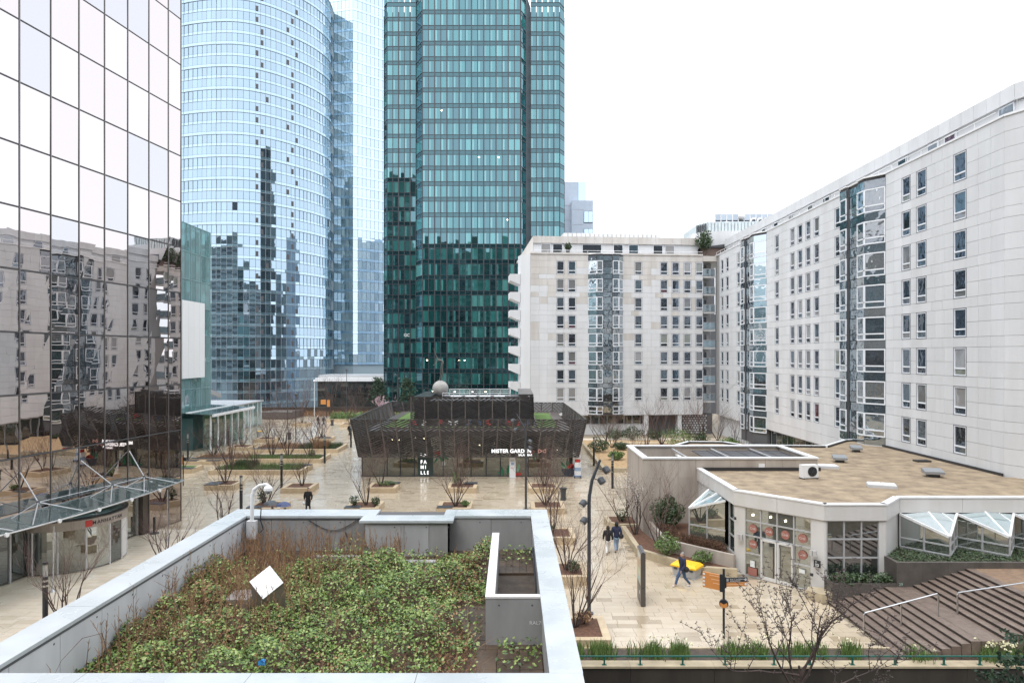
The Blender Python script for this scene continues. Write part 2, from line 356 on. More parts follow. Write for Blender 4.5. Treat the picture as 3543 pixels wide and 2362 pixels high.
# ---------------------------------------------------------------- bronze mirror tower, left
lt = thing('mirror_tower', 'bronze mirror glass tower with a round entrance at the left edge', 'tower', (-24.0, 49.5, 0), math.atan2(-.989, -.148))
U = [0, 1.42] + [1.42 + 2.03 * k for k in range(1, 13)]; FH = 3.3; NR = 15
UE = U[-1]
b = MB(); b.box(.08, UE, -16, -.14, FH + .02, NR * FH); b.box(.05, 3.4, -16, -.14, 0, FH); b.box(0, UE, -16, -2.6, 0, FH)
b.build('wall', M_dgrey, lt)
rnd = random.Random(3)
GL_brzl = glass('bronze_mirror_glass_light', [(0,(.035,.03,.03))], (.60,.56,.553), .87, .97, rough=.006, tilt=.01, wob=.05, wscale=.45)
for r in range(NR):
    for c in range(len(U) - 1):
        if r == 0 and U[c] > 3.3: continue
        z0, z1 = r * FH, (r + 1) * FH
        t = rnd.uniform(-.004, .004)
        g_ = rnd.random()
        q = MB().slab((U[c+1]-.045, t, z0+.05), (U[c]+.045, -t, z0+.05), (U[c]+.045, t, z1-.05), (U[c+1]-.045, -t, z1-.05), .03)
        q.build('pane', GL_brzd if g_ < .2 else GL_brzl if g_ < .45 else GL_brz, lt)
M_mull = mat('mullion', (.19,.175,.17), rough=.35, metal=.5)
for c in range(len(U)):
    z0 = 0 if U[c] < 3.5 else FH
    MB().box(U[c]-.03, U[c]+.03, -.1, .035, z0, NR*FH).build('mullion', M_mull, lt)
for r in range(1, NR + 1): MB().box(0, UE, -.1, .025, r*FH-.025, r*FH+.025).build('transom', M_joint, lt)
for s in range(1, 8): MB().slab((0, -2*s+1.95, .05), (0, -2*s+.05, .05), (0, -2*s+.05, NR*FH-.05), (0, -2*s+1.95, NR*FH-.05), .04).build('side_pane', GL_brz, lt)
# recessed ground floor
MB().box(3.35, 4.0, -1.2, -.02, 0, FH).build('column', mat('bronze_column', (.12,.105,.095), rough=.3, metal=.5), lt)
MB().box(3.4, UE, -2.6, -.05, FH-.12, FH+.01).build('soffit', M_dgrey, lt)
MB().box(3.4, UE, -.16, .02, FH-.55, FH-.02).build('lintel', mat('beige_metal', (.38,.335,.30), rough=.35, metal=.3), lt)
M_beige = bpy.data.materials['beige_metal']
for k, (a, c) in enumerate([(4.1, 5.5), (5.5, 6.9), (12.6, 13.8), (13.8, 15.2), (15.2, 16.6), (16.6, 18), (18, 19.6), (19.6, 21.2), (21.2, 23)]):
    w = MB().slab((c-.05, -.4, .1), (a+.05, -.4, .1), (a+.05, -.4, FH-.6), (c-.05, -.4, FH-.6), .03).build('entrance_pane', GL_entry if k < 2 else GL_dark, lt)
    MB().box(a-.05, a+.05, -.45, -.33, 0, FH-.5).build('entrance_mullion', M_alu, lt)
# drum
cu, cn, rr = 9.7, -.57, 2.95
drum = MB(); drum.lathe([(rr-.12, 0), (rr-.12, .08)], 40, cu, cn); drum = drum.build('revolving_door_drum', M_alu, lt)
angs = [R(a) for a in (8, 32, 58, 84, 104, 126, 150, 174)]
for i in range(len(angs) - 1):
    a0, a1 = angs[i], angs[i+1]; n = 5
    q = MB()
    for s in range(n):
        b0, b1 = a0 + (a1-a0)*s/n, a0 + (a1-a0)*(s+1)/n
        P0 = (cu + rr*math.cos(b0), cn + rr*math.sin(b0)); P1 = (cu + rr*math.cos(b1), cn + rr*math.sin(b1))
        q.slab((P1[0],P1[1],.1), (P0[0],P0[1],.1), (P0[0],P0[1],2.35), (P1[0],P1[1],2.35), .03)
    q.build('curved_pane', (GL_entry, GL_shop, GL_entry, GL_dark, M_fascia, GL_dark, GL_dark)[i], drum)
for a in angs:
    MB().cyl(cu + (rr+.02)*math.cos(a), cn + (rr+.02)*math.sin(a), 0, 2.4, .06, 8).build('post', M_alu, drum)
MB().lathe([(rr+.02, 2.35), (rr+.12, 2.38), (rr+.12, 2.86), (rr+.02, 2.9), (rr-.2, 2.9)], 56, cu, cn).build('fascia_band', M_beige, drum, smooth=False)
MB().lathe([(rr-.05, 2.88), (rr-.1, 3.0), (rr*.6, 3.12), (.02, 3.2)], 48, cu, cn).build('domed_roof', GL_canopy, drum, smooth=True)
MB().lathe([(rr+.13, 2.9), (rr+.15, 2.95), (rr-.02, 2.97)], 56, cu, cn).build('roof_ring', M_black, drum)
M_ink = mat('dark_letter', (.03,.025,.03), rough=.4)
a = R(96.5)                                         # sign letters run around the band
def on_drum(a, z, rad): return Matrix.Translation((cu + rad*math.cos(a), cn + rad*math.sin(a), z)) @ Matrix.Rotation(a + R(90), 4, 'Z') @ Matrix.Rotation(R(90), 4, 'X')
a = R(60)
q = MB().box(-.17,.17,-.17,.17,-.01,.015); q.xf(on_drum(a, 2.62, rr + .125)).build('sign_emblem', M_red, drum)
a += R(5.2)
for ch in 'MANHATTAN':
    text('sign_letter', ch, .27, M_ink, drum, on_drum(a, 2.53, rr + .125), .008, .006, 'CENTER'); a += R({'M':4.7,'N':4.3,'H':4.3}.get(ch, 4.0))
# glass canopy with its rods
can = MB(); n = 14; us = [2.9 + (20.5-2.9)*i/n for i in range(n+1)]
def depth(u): return 2.95 - .9 * ((u - 11) / 9) ** 2
edge = [(u, depth(u), 3.52) for u in us]
canopy = thing('glass_canopy', 'long curved glass canopy on steel rods over the round entrance', 'canopy', lt.location, lt.rotation_euler[2])
for i in range(n):
    a0, a1 = us[i]+.02, us[i+1]-.02
    MB().slab((a1,.25,3.66), (a0,.25,3.66), (a0,depth(a0),3.55), (a1,depth(a1),3.55), .03).build('glass_sheet', GL_canopy, canopy)
MB().tube(edge, .045, 8).build('edge_rail', M_steel, canopy)
MB().tube([(u, .3, 3.66) for u in us], .035, 6).build('wall_rail', M_steel, canopy)
nodes = [(13.9,1.4,4.35,13.6),(8.6,1.4,4.25,9.45),(5.8,1.4,4.25,5.4),(18.2,1.4,4.35,17.6)]
for (u, v, z, ua) in nodes:
    k = MB(); k.sphere((u, v, z), .09, 8, 6); nd = k.build('rod_node', M_dgrey, canopy)
    for tgt, r_ in (((ua, .05, 5.8), .032), ((u-1.6, 2.6, 3.6), .028), ((u+1.6, 2.6, 3.6), .028), ((u-1.2, .5, 3.68), .028), ((u+.9, .7, 3.68), .028)):
        MB().tube([(u,v,z), tgt], r_, 6).build('rod', M_alu, canopy)
for p, q2 in zip(nodes[:3], (nodes[1], nodes[2])): MB().tube([p[:3], q2[:3]], .016, 5).build('tie', M_alu, canopy)
for u in (6.2, 9.0, 11.6, 14.2, 17):
    q = MB(); q.tube([(u, depth(u)+.05, 3.5), (u, depth(u)+.14, 3.5)], .11, 10); q.build('spot_light', M_white, canopy)
for (u, v) in ((14.6, 3.0), (5.0, 2.6)):
    MB().tube([(u, v-.1, .1), (u-.5, v-.5, 3.2)], .03, 6).build('strut', M_alu, canopy); MB().lathe([(.12,0),(.03,.2)], 8, u, v-.1).build('strut_foot', M_alu, canopy)

# ---------------------------------------------------------------- teal glass block beyond it and its entrance hall
tb = thing('glass_office_block', 'teal glass office block with a white screen behind the bronze tower', 'building', (-43.6, 98.5, 0), R(-90))
b = MB(); b.box(.3, 34, -25, -.35, 0, 29.6); b.build('core', mat('teal_core', (.10,.2,.21), rough=.8), tb)
q = []
for r in range(8):
    for c in range(22):
        q.append(MB().slab((c*1.5+1.46, 0, r*3.7+.05), (c*1.5+.04, 0, r*3.7+.05), (c*1.5+.04, 0, r*3.7+3.65), (c*1.5+1.46, 0, r*3.7+3.65), .03))
pieces(tb, 'pane', q, GL_teal)
for c in range(0, 23, 2): MB().box(c*1.5-.05, c*1.5+.05, -.3, .12, 0, 29.6).build('fin', mat('teal_fin', (.22,.33,.34), rough=.3) if c == 0 else bpy.data.materials['teal_fin'], tb)
for r in range(1, 9): MB().box(0, 33, -.2, .06, r*3.7-.05, r*3.7+.05).build('floor_band', bpy.data.materials['teal_fin'], tb)
for r in range(8):                                  # the glass end wall that stands free at the corner
    for c in range(3): MB().box(-.02, .02, .1+c*1.3-4.2, 1.35+c*1.3-4.2, r*3.7+.04, r*3.7+3.66).build('end_pane', GL_teal, tb)
scr = MB().box(3.0, 9.5, .5, .62, 8.9, 19.2).build('projection_screen', M_white, tb)
for r in range(3):
    for c in range(4): MB().box(3.03+c*1.62, 4.6+c*1.62, .62, .64, 8.95+r*3.43, 12.33+r*3.43).build('screen_panel', M_white, scr)
eh = thing('entrance_hall', 'low glass entrance hall with white posts beside the teal block', 'building', (-43.6, 98.5, 0))
MB().slab((.1,-13.5,4.9),(6.4,-13.5,4.55),(6.4,0,4.55),(.1,0,4.9),.05).build('glass_roof', GL_canopy, eh)
MB().box(6.3, 6.5, -13.6, .1, 4.3, 4.62).build('edge_beam', M_white, eh)
MB().box(3.0, 3.15, -13.6, .1, 4.72, 4.84).build('roof_beam', M_white, eh)
for k in range(7):
    MB().box(5.9, 6.02, -13.3+k*2.15, -13.1+k*2.15, 0, 4.4).build('post', M_white, eh)
    if k < 6: MB().slab((5.0,-13.2+k*2.15,0.05),(5.0,-11.2+k*2.15,.05),(5.0,-11.2+k*2.15,4.4),(5.0,-13.2+k*2.15,4.4),.03).build('pane', GL_tealc, eh)
MB().box(.1, 3.4, -12.5, -1, 0, 4.0).build('inner_wall', mat('hall_wall', (.05,.11,.11), rough=.7), eh)
for k in range(10):
    MB().slab((0,.05+k*2.05,.05),(0,2.02+k*2.05,.05),(0,2.02+k*2.05,3.9),(0,.05+k*2.05,3.9),.04).build('pane', GL_teal, eh)
    MB().box(-.06,.06,k*2.05-.04,k*2.05+.04,0,4.0).build('mullion', M_white, eh)
MB().box(-10, .3, 0, 20.6, 3.95, 4.15).build('roof', M_alu, eh); MB().box(-10, -.4, .3, 20.3, 0, 3.9).build('core', bpy.data.materials['hall_wall'], eh)
# slanted steel blade above the hall roof
tag(MB().add([(-54,112,7.2),(-53.6,112,7.2),(-53.6,126,4.2),(-54,126,4.2),(-54,112,8),(-53.6,112,8),(-53.6,126,4.9),(-54,126,4.9)],
    [(0,3,2,1),(4,5,6,7),(0,1,5,4),(1,2,6,5),(2,3,7,6),(3,0,4,7)]).build('steel_blade', M_alu), 'slanted grey steel blade above the entrance hall roof', 'canopy')

# ---------------------------------------------------------------- dark green glass tower, centre
gt = thing('green_tower', 'dark green glass office tower with chamfered corners, centre', 'tower', (0, 155, -7))
def gz(k): return 89.3 - 3.54 * k + 7              # local glass heads
NF = 33
facets = [((-31.4,167.6-155),(-30.3,165.5-155),1), ((-30.3,10.5),(-23.3,10.5),5), ((-22.3,3.6),(-20.35,0),1), ((-20.35,0),(1.94,0),16),
          ((1.94,0),(3.2,3.0),1), ((4.5,10.5),(11.55,10.5),5), ((11.55,10.5),(12.95,13.2),1)]
core = MB(); core.prism([(-20.2,.3),(1.9,.3),(3.0,3.0),(3.0,30),(-22,30),(-22,3.6)], 0, 104)
core.prism([(-31.2,12.8),(-30.2,10.8),(-22.5,10.8),(-22.5,30),(-31.2,30)], 0, 102); core.prism([(3.1,8),(4.6,10.8),(11.4,10.8),(12.7,13.3),(12.7,30),(3.1,30)], 0, 102)
core.build('core', mat('tower_core', (.018,.022,.026), rough=.5), gt)
big, rest, spn, mul = [], [], [], MB(); bln = MB(); M_gmull = mat('tower_mullion', (.045,.048,.056), rough=.35)
for fi, (p0, p1, nc) in enumerate(facets):
    L = plen(p0, p1); w = L / nc
    for k in range(-3, 25):
        zt = gz(k); zb = zt - 2.5
        for c in range(nc):
            (big if fi == 3 else rest).append(on(p0, p1, c*w+.09, (c+1)*w-.09, zb, zt))
            if nc > 1 and (c*7+k*3) % 5 < 3: s_ = on(p0, p1, c*w+.13, c*w+.13+.3*w, zb+.05, zt-.05, .012, .02); bln.add(s_.v, s_.f)
        spn.append(on(p0, p1, .02, L-.02, zb-.92, zb-.12, -.02))
        mul.add(*(lambda s: (s.v, s.f))(on(p0, p1, 0, L, zb-.11, zb-.01, .07, .12))); mul.add(*(lambda s: (s.v, s.f))(on(p0, p1, 0, L, zt+.01, zt+.11, .07, .12)))
    for c in range(nc + 1):
        h = .13 if c % 2 == 0 else .075
        on(p0, p1, max(0, c*w-h), min(L, c*w+h), 0, 104 if 2 <= fi <= 4 else 102, .12 if c % 2 == 0 else .05, .25).build('mullion', M_gmull, gt)
    for c in range(nc):
        on(p0, p1, c*w+.08, (c+1)*w-.08, 7.2, gz(24)-3.4, .0).build('lobby_pane', GL_greenb if fi < 3 else GL_dark, gt)
big = [q for _, q in sorted(((-i // 16, q) for i, q in enumerate(big)), key=lambda t: t[0])]
pieces(gt, 'pane', big, GL_green); pieces(gt, 'wing_pane', rest, GL_green)
for s in spn: s.build('spandrel', GL_greend, gt)
mul.build('transoms', M_gmull, gt, kind='stuff'); bln.build('blinds', glass('blind_glass', [(0,(.05,.18,.175)),(.4,(.085,.26,.25)),(.75,(.035,.13,.13))], (.36,.58,.63), .36, .85), gt, kind='stuff')
on((-22.4,10),( -22.3,3.8), 0, 6, 7, 103, 0).build('recess_wall', M_joint, gt); on((3.15,3.1),(4.5,10.5), 0, 7.4, 7, 103, .02).build('recess_wall', mat('recess', (.055,.058,.066), rough=.5), gt)
text('office_letters', 'GC', 1.0, M_white, gt, FR(-26.2, 10.3, gz(20) - 2.0), .01, .02)
# lit ceilings lamps seen through the lowest floors
for k, (x, r) in enumerate([(-19.3,22),(-12,22),(-10.7,22),(-18,24),(-13,24),(-9,24),(-6,24),(-16,6),(-3,9),(-7.5,9),(-1,13)]):
    MB().box(x-.15, x+.15, -.03, .0, gz(r)-.7, gz(r)-.5).build('ceiling_lamp', M_lampglow, gt)

# ---------------------------------------------------------------- pale curved tower
ct = thing('curved_tower', 'pale blue curved glass tower with zigzag notches between the bronze and green towers', 'tower', (-80, 215, -7))
prof = [(500,228),(570,220),(640,216),(720,214),(800,213.5),(870,215),(940,218.5),(1010,224),(1060,229),(1105,235),(1135,241),(1152,249),(1158,260),(1150,275)]
pts = [((x - CX)/F*Y + 80, Y - 215) for x, Y in prof]
def resample(pts, step):
    out = [Vector(pts[0])]; acc = 0
    dense = []
    for i in range(len(pts)-1):
        p = [Vector(pts[max(0,min(len(pts)-1,i+d))]) for d in (-1,0,1,2)]
        for s in range(20):
            t = s/20
            dense.append(.5*((2*p[1])+(p[2]-p[0])*t+(2*p[0]-5*p[1]+4*p[2]-p[3])*t*t+(3*p[1]-p[0]-3*p[2]+p[3])*t**3))
    for a, b in zip(dense, dense[1:]):
        acc += (b-a).length
        if acc >= step: out.append(b); acc = 0
    return out
rs = resample(pts, 1.52)
NRW, FHc = 41, 3.52
core = MB(); core.prism([tuple(p*1.0 + Vector((0,.5))) for p in rs] + [(-20, 70), (-45, 60)], 0, NRW*FHc - .3)
core.build('core', mat('pale_core', (.30,.38,.42), rough=.6), ct)
win, spd, notch_shade = [], [], []
rn = random.Random(8)
n1 = min(range(len(rs)), key=lambda i: abs((rs[i][0]-80)/(rs[i][1]+215)*F+CX-878)); n2 = min(range(len(rs)), key=lambda i: abs((rs[i][0]-80)/(rs[i][1]+215)*F+CX-1012))
for r in range(NRW):
    z = r * FHc
    for i in range(len(rs)-1):
        p0, p1 = tuple(rs[i]), tuple(rs[i+1]); L = plen(p0, p1)
        o = .10 * ((i - n1) % 7) / 7 - .05 + (.12 if (r % 2) else 0)
        hit = (i == n1 + (r % 3 == 1) + (r % 5 == 3)) or (i == n2 - (r % 3 == 2) + (r % 4 == 1))
        if hit: notch_shade.append(on(p0, p1, .02, L*.55, z+.9, z+2.5, .16))
        win.append((on(p0, p1, .07, L-.07, z+.95, z+FHc-.12, o), r, i)); spd.append((on(p0, p1, .04, L-.04, z+.06, z+.88, o+.03), r, i))
vis = lambda t: (abs(t[1]-12), t[2])
win.sort(key=vis); spd.sort(key=vis)
pieces(ct, 'pane', [w[0] for w in win], GL_blue); pieces(ct, 'spandrel', [w[0] for w in spd], GL_bluel)
for q in notch_shade: q.build('notch_shade', M_joint, ct)  # dark slabs on the facade, painting the shade of its notches
M_cband = mat('pale_band', (.34,.40,.43), rough=.35)
for r in range(1, NRW+1):
    q = MB()
    for i in range(len(rs)-1):
        s = on(tuple(rs[i]), tuple(rs[i+1]), 0, plen(rs[i], rs[i+1]), r*FHc-.05, r*FHc+.03, .18, .3); q.add(s.v, s.f)
    q.build('floor_edge', M_cband, ct)
for i in range(0, len(rs)-1):
    s = on(tuple(rs[i]), tuple(rs[i+1]), -.035, .035, 0, NRW*FHc, .14, .25); s.build('mullion', M_cband, ct)
# ---------------------------------------------------------------- slim pale tower and its podium
st = thing('slim_tower', 'slim bright glass tower behind the curved tower', 'tower', (-60, 250, -7))
fs = [((-13.0,6.5),(-11.2,2),3), ((-11.2,2),(2.0,-1.2),9), ((2.0,-1.2),(3.6,-.2),1), ((3.6,-.2),(14,8.5),8)]
core = MB(); core.prism([(-12.8,6.8),(-11,2.5),(2,-.8),(3.5,.2),(13.6,8.8),(13.6,30),(-13.3,30)], 12, 172); core.build('core', bpy.data.materials['pale_core'], st)
q, sp = [], []
for r in range(41):
    z = 15.5 + r*3.8
    for p0, p1, nc in fs:
        w = plen(p0, p1)/nc
        for c in range(nc): q.append(on(p0, p1, c*w+.06, (c+1)*w-.06, z+.95, z+3.7)); sp.append(on(p0, p1, c*w+.03, (c+1)*w-.03, z, z+.9, .02))
pieces(st, 'pane', q, GL_slim); pieces(st, 'spandrel', sp, glass('slim_spandrel', [(0,(.22,.42,.62)),(.5,(.28,.48,.66))], (.8,.92,1), .5, .95, tilt=.03))
MB().prism([(-12.5,12),(-10.5,3),(2,0),(13,9),(13,30),(-12.5,30)], 0, 15.4).build('base', mat('grey_stone', (.42,.43,.45), rough=.6), st)
pd = thing('podium_building', 'dark glass podium building with a thick white roof edge before the slim tower', 'building', (-47, 172, -7))
MB().box(-2, 15.5, 0, 14, 0, 12.3).build('core', M_joint, pd); MB().box(-2.4, 15.0, -.7, 14.5, 12.4, 13.25).build('roof_edge', M_white, pd); MB().box(-2.2, 14.5, 1.5, 13, 13.26, 13.9).build('roof_storey', M_alu, pd)
for c in range(9):
    for r in range(4): MB().slab((-1.9+c*1.93,-.1,r*3.05+.06),(-.06+c*1.93,-.1,r*3.05+.06),(-.06+c*1.93,-.1,r*3.05+3),(-1.9+c*1.93,-.1,r*3.05+3),.05).build('pane', GL_dark, pd)
# ---------------------------------------------------------------- far buildings to the right of the green tower
fb = thing('grey_block', 'pale grey office block with a stepped top right of the green tower', 'building', (17, 215, -7))
M_gclad = mat('grey_cladding', (.48,.55,.64), (.43,.50,.59), 1, rough=.4)
MB().box(-1, 6.2, 0, 16, 0, 73.5).build('rear_volume', M_gclad, fb); MB().box(1.6, 8.2, -3, 12, 0, 67).build('wall', M_gclad, fb)
for r in range(12):
    w = MB().box(5.3, 8.1, -3.12, -2.98, 63.6-r*5.4-3.6, 63.6-r*5.4).build('window', M_dgrey, fb)
    for c in range(2): MB().box(5.4+c*1.35, 6.68+c*1.35, -3.18, -3.13, 63.7-r*5.4-3.5, 63.5-r*5.4).build('pane', glass('grey_block_glass', [(0,(.25,.42,.55))], (.8,.92,1), .4) if (r, c) == (0, 0) else bpy.data.materials['grey_block_glass'], w)
MB().box(3.9, 6.3, -.2, 1, 67.5, 73.6).build('glass_corner', bpy.data.materials['grey_block_glass'], fb)
for k in range(14): MB().box(-1.02, 5.2, -3.04 if k < 0 else -.03, 0, 66-k*4.6, 66.08-k*4.6).build('joint', M_back, fb)
for k in range(14): MB().box(1.6, 5.25, -3.03, -2.99, 64-k*4.6, 64.08-k*4.6).build('joint', M_back, fb)
g2 = thing('far_glass_block', 'far glass block with white lettering rising behind the white apartment roofs', 'building', (55, 185, -7))
MB().box(.3, 18.9, .3, 20, 0, 57.2).build('core', M_joint, g2)
GL_far = glass('far_block_glass', [(0,(.10,.11,.12)),(.5,(.16,.18,.2))], (.8,.9,1), .3, .9, tilt=.03); GL_farl = glass('far_block_side', [(0,(.5,.56,.62))], (.9,.95,1), .5, .9)
for r in range(9):
    for c in range(12): MB().box(.12+c*1.58, 1.46+c*1.58, 0, .2, 57.1-r*1.9-1.6, 57.1-r*1.9).build('pane', GL_far, g2)
for c in range(13): MB().box(c*1.58-.1, c*1.58+.12, -.06, .25, 30, 57.3).build('fin', M_white, g2)
for c in range(6):
    for r in range(5): MB().slab((0,20-c*3.3,45+r*2.45),(0,16.8-c*3.3,45+r*2.45),(0,16.8-c*3.3,47.4+r*2.45),(0,20-c*3.3,47.4+r*2.45),.2).build('side_pane', GL_farl, g2)
MB().sphere((7.2,-.3,56.4), .9, 10, 6).build('sign_emblem', M_white, g2)
text('sign_letters', 'ccs', 4.2, M_white, g2, FR(9.2, -.3, 54.2), .08, .06)
# ---------------------------------------------------------------- the buildings behind the viewpoint that the towers mirror
vb = thing('viewpoint_building', 'grey office building behind the viewpoint, seen only mirrored in the towers', 'building', (0, -48, -7))
M_vb = mat('mirrored_wall', (.12,.12,.12), (.08,.08,.08), .2, rough=.7)
MB().box(-60, 200, -30, -.4, 0, 77).build('wall', M_vb, vb); MB().box(-330, -60.2, -34, -6, 0, 103).build('long_block', M_vb, vb); MB().box(-120, -66, -90, -60, 0, 132).build('tower', M_vb, vb)
for r in range(18): MB().box(-60, 200, -.4, -.2, 3.0+r*4, 4.9+r*4).build('window_band', GL_dark, vb)
for r in range(24): MB().box(-330, -60.2, -6, -5.8, 3.0+r*4, 4.9+r*4).build('window_band', GL_dark, vb)
for r in range(28): MB().box(-120, -66, -60.1, -59.8, 3.0+r*4.2, 5.0+r*4.2).build('window_band', GL_dark, vb)
# ================================================================ the white apartment building: two wings, panels, windows, glass bays
HEADS = [26.0 - 2.7*k for k in range(8)]; WH = 1.93
def window(root, u, w, zt, mats=None, wh=WH):
    fr = MB(); d = .075
    fr.box(u-w/2, u+w/2, .0, .12, zt-wh, zt-wh+d); fr.box(u-w/2, u+w/2, .0, .12, zt-d, zt)
    fr.box(u-w/2, u-w/2+d, .0, .12, zt-wh+d, zt-d); fr.box(u+w/2-d, u+w/2, .0, .12, zt-wh+d, zt-d)
    fr.box(u-w/2+d, u+w/2-d, .0, .12, zt-wh+.46, zt-wh+.56)
    f = fr.build('window', M_frame, root)
    MB().box(u-w/2+d, u+w/2-d, .06, .1, zt-wh+.56, zt-d).build('pane', GL_win, f)
    MB().box(u-w/2+d, u+w/2-d, .06, .1, zt-wh+d, zt-wh+.46).build('pane', GL_win, f)
    rim = MB(); g = .035
    rim.box(u-w/2-g, u-w/2, -.02, .12, zt-wh-g, zt+g); rim.box(u+w/2, u+w/2+g, -.02, .12, zt-wh-g, zt+g)
    rim.box(u-w/2, u+w/2, -.02, .12, zt, zt+g); rim.box(u-w/2, u+w/2, -.02, .12, zt-wh-g, zt-wh); rim.build('rim', M_rim, f)
def glass_bay(root, u0, L, z0, z1, d=.95, flip=False):
    pl = [(0,0),(.21*L,-d),(.385*L,-d),(.385*L,-d+.22),(.66*L,-d+.22),(.66*L,-d),(.84*L,-d),(L,0)]
    if flip: pl = [(L-x, y) for x, y in pl[::-1]]
    pl = [(u0+x, y) for x, y in pl]
    inner = [(x, y+.12) for x, y in pl]
    core = MB().prism([(pl[0][0]+.05,.6)] + [(min(max(x, u0+.1), u0+L-.1), y) for x, y in inner] + [(pl[-1][0]-.05,.6)], z0, z1)
    bay = core.build('glass_bay', M_joint, root)
    shapes = []; fr = MB()
    for i in range(len(pl)-1):
        p0, p1 = pl[i], pl[i+1]; W_ = plen(p0, p1)
        if W_ < .4: continue
        center = abs(p0[1] - (-d+.22)) < .01 and abs(p1[1] - (-d+.22)) < .01
        for zt in HEADS + [26.0 - 2.7*8]:
            if zt - WH < z0 - 2.3: continue
            zb = max(zt-WH, z0+.1)
            if zt + .77 <= z1 + .9: shapes.append(on(p0, p1, .03, W_-.03, zt+.04, min(zt+.73, z1-.02)))
            if center: shapes += [on(p0, p1, .02, W_-.02, max(zt-WH/2, z0)+.02, zt-.02), ] + ([on(p0, p1, .02, W_-.02, zb+.02, zt-WH/2-.02)] if zt-WH/2 > zb+.1 else [])
            else:
                if zt <= z0 + .3: continue
                shapes += [on(p0, p1, .10, W_-.10, min(zb+.56, zt-.2), zt-.08, -.02)] + ([on(p0, p1, .10, W_-.10, zb+.08, zb+.46, -.02)] if zb+.6 < zt else [])
                for a in (on(p0,p1,.02,W_-.02,zt-.08,zt+.02,.03,.1), on(p0,p1,.02,W_-.02,zb-.02,zb+.08,.03,.1), on(p0,p1,.02,W_-.02,zb+.46,zb+.56,.03,.1),
                          on(p0,p1,.02,.10,zb+.08,zt-.08,.03,.1), on(p0,p1,W_-.10,W_-.02,zb+.08,zt-.08,.03,.1)):
                    a.build('bay_frame', M_frame, bay)
    for s in shapes: s.build('bay_pane', GL_bay, bay)
    MB().prism([(u0-.1,.3)] + [(x, y-.06) for x, y in pl] + [(u0+L+.1,.3)], z1, z1+.12).build('bay_cap', M_white, bay)
    return bay
def clad(root, L, z0, wins, bays, holes=(), u_first=0, topz=27.0, stain=None, first=None):
    """panels between the windows: three courses to a storey"""
    edges = [topz]
    for k, h in enumerate(HEADS): edges += [h+.04, h-WH/2, h-WH-.04]
    if z0 < edges[-1] - .3:
        if edges[-1] - z0 > 1.6: edges.append((edges[-1] + z0)/2)
        edges.append(z0)
    edges = [e for e in edges if e >= z0 - 1e-6]
    got = []
    for zt, zb in zip(edges, edges[1:]):
        spans = [(a, a+b) for a, b in bays]
        mid = (zt+zb)/2
        for u, w, rows in wins:
            if any((h - WH - .02) < mid < h + .02 for h in (HEADS[r] for r in rows)): spans.append((u-w/2-.035, u+w/2+.035))
        for a, b, h0, h1 in holes:
            if h0 < mid < h1: spans.append((a, b))
        spans.sort(); x = u_first
        for a, b in spans + [(L, L)]:
            if a - x > .08:
                n = max(1, round((a-x)/1.25)); w = (a-x)/n
                for i in range(n): got.append((x+i*w, x+(i+1)*w, zb, zt))
            x = max(x, b)
    got.sort(key=first or (lambda g: -g[0]))
    A, B = [], []
    for a, b, zb, zt in got:
        q = MB().box(a+.007, b-.007, 0, .1, zb+.009, zt-.009); (B if stain and stain(a, zb) else A).append(q)
    pieces(root, 'cladding_panel', A, M_panel, 300 - min(len(B), 120), 'more_cladding_panels')
    pieces(root, 'cladding_panel', B, M_panels, 120, 'more_stained_panels')
# ---------------------------------------------------------------- rear wing
ax0, ay0, ax1, ay1 = 2.75, 101.3, 28.9, 103.4
LA = math.hypot(ax1-ax0, ay1-ay0); wa = thing('rear_apartment_wing', 'white panelled apartment wing facing the viewer behind the slatted pavilion', 'building', (ax0, ay0, 0), math.atan2(ay1-ay0, ax1-ax0))
def uA(zx):                                        # along the wing from the photo column
    r = ((1700 + zx/1.568) - CX)/F; t = math.atan2(ay1-ay0, ax1-ax0)
    return (r*ay0 - ax0)/(math.cos(t) - r*math.sin(t))
MB().box(.0, LA, .12, 14, 3, 27).build('wall', M_back, wa); MB().box(0, LA+2, 1.4, 14, -.1, 3).build('base', M_joint, wa)
winsA = [(uA(x), 1.12, range(8)) for x in (375, 438, 798, 937, 1000, 1064, 1129)]
u0, u1 = uA(525), uA(715); bz0 = 3.1
for u, w, rows in winsA:
    for r in rows: window(wa, u, w, HEADS[r])
glass_bay(wa, u0, u1-u0, bz0, 27.0)
clad(wa, LA, 3, winsA, [(u0, u1-u0)], stain=lambda a, z: random.random() < (1 if z > 24.5 else .75 if z > 22 else .4 if z > 19 else .12 if z > 14 else 0))
MB().box(-.05, LA, -.12, .5, 27.0, 27.25).build('parapet_cap', M_panels, wa)
# chamfered left end and stepped balconies
MB().prism([(-.02,0),(-.02,3),(-1.6,3),(-1.35,1.1)], 3, 27.0).build('corner_wall', M_panel, wa)
for k in range(8):
    zt = 24.15 - 2.7*k
    if zt < 4: continue
    q = MB(); y0, y1 = 1.2, 4.8
    e = [(-2.95, zt), (-2.95, zt-.95), (-1.4, zt-1.6), (-1.4, zt)]
    q.add([(x, y0, z) for x, z in e] + [(x, y1, z) for x, z in e], [(0,1,2,3),(7,6,5,4),(0,4,5,1),(1,5,6,2),(2,6,7,3),(3,7,4,0)])
    q.build('balcony', M_panel, wa)
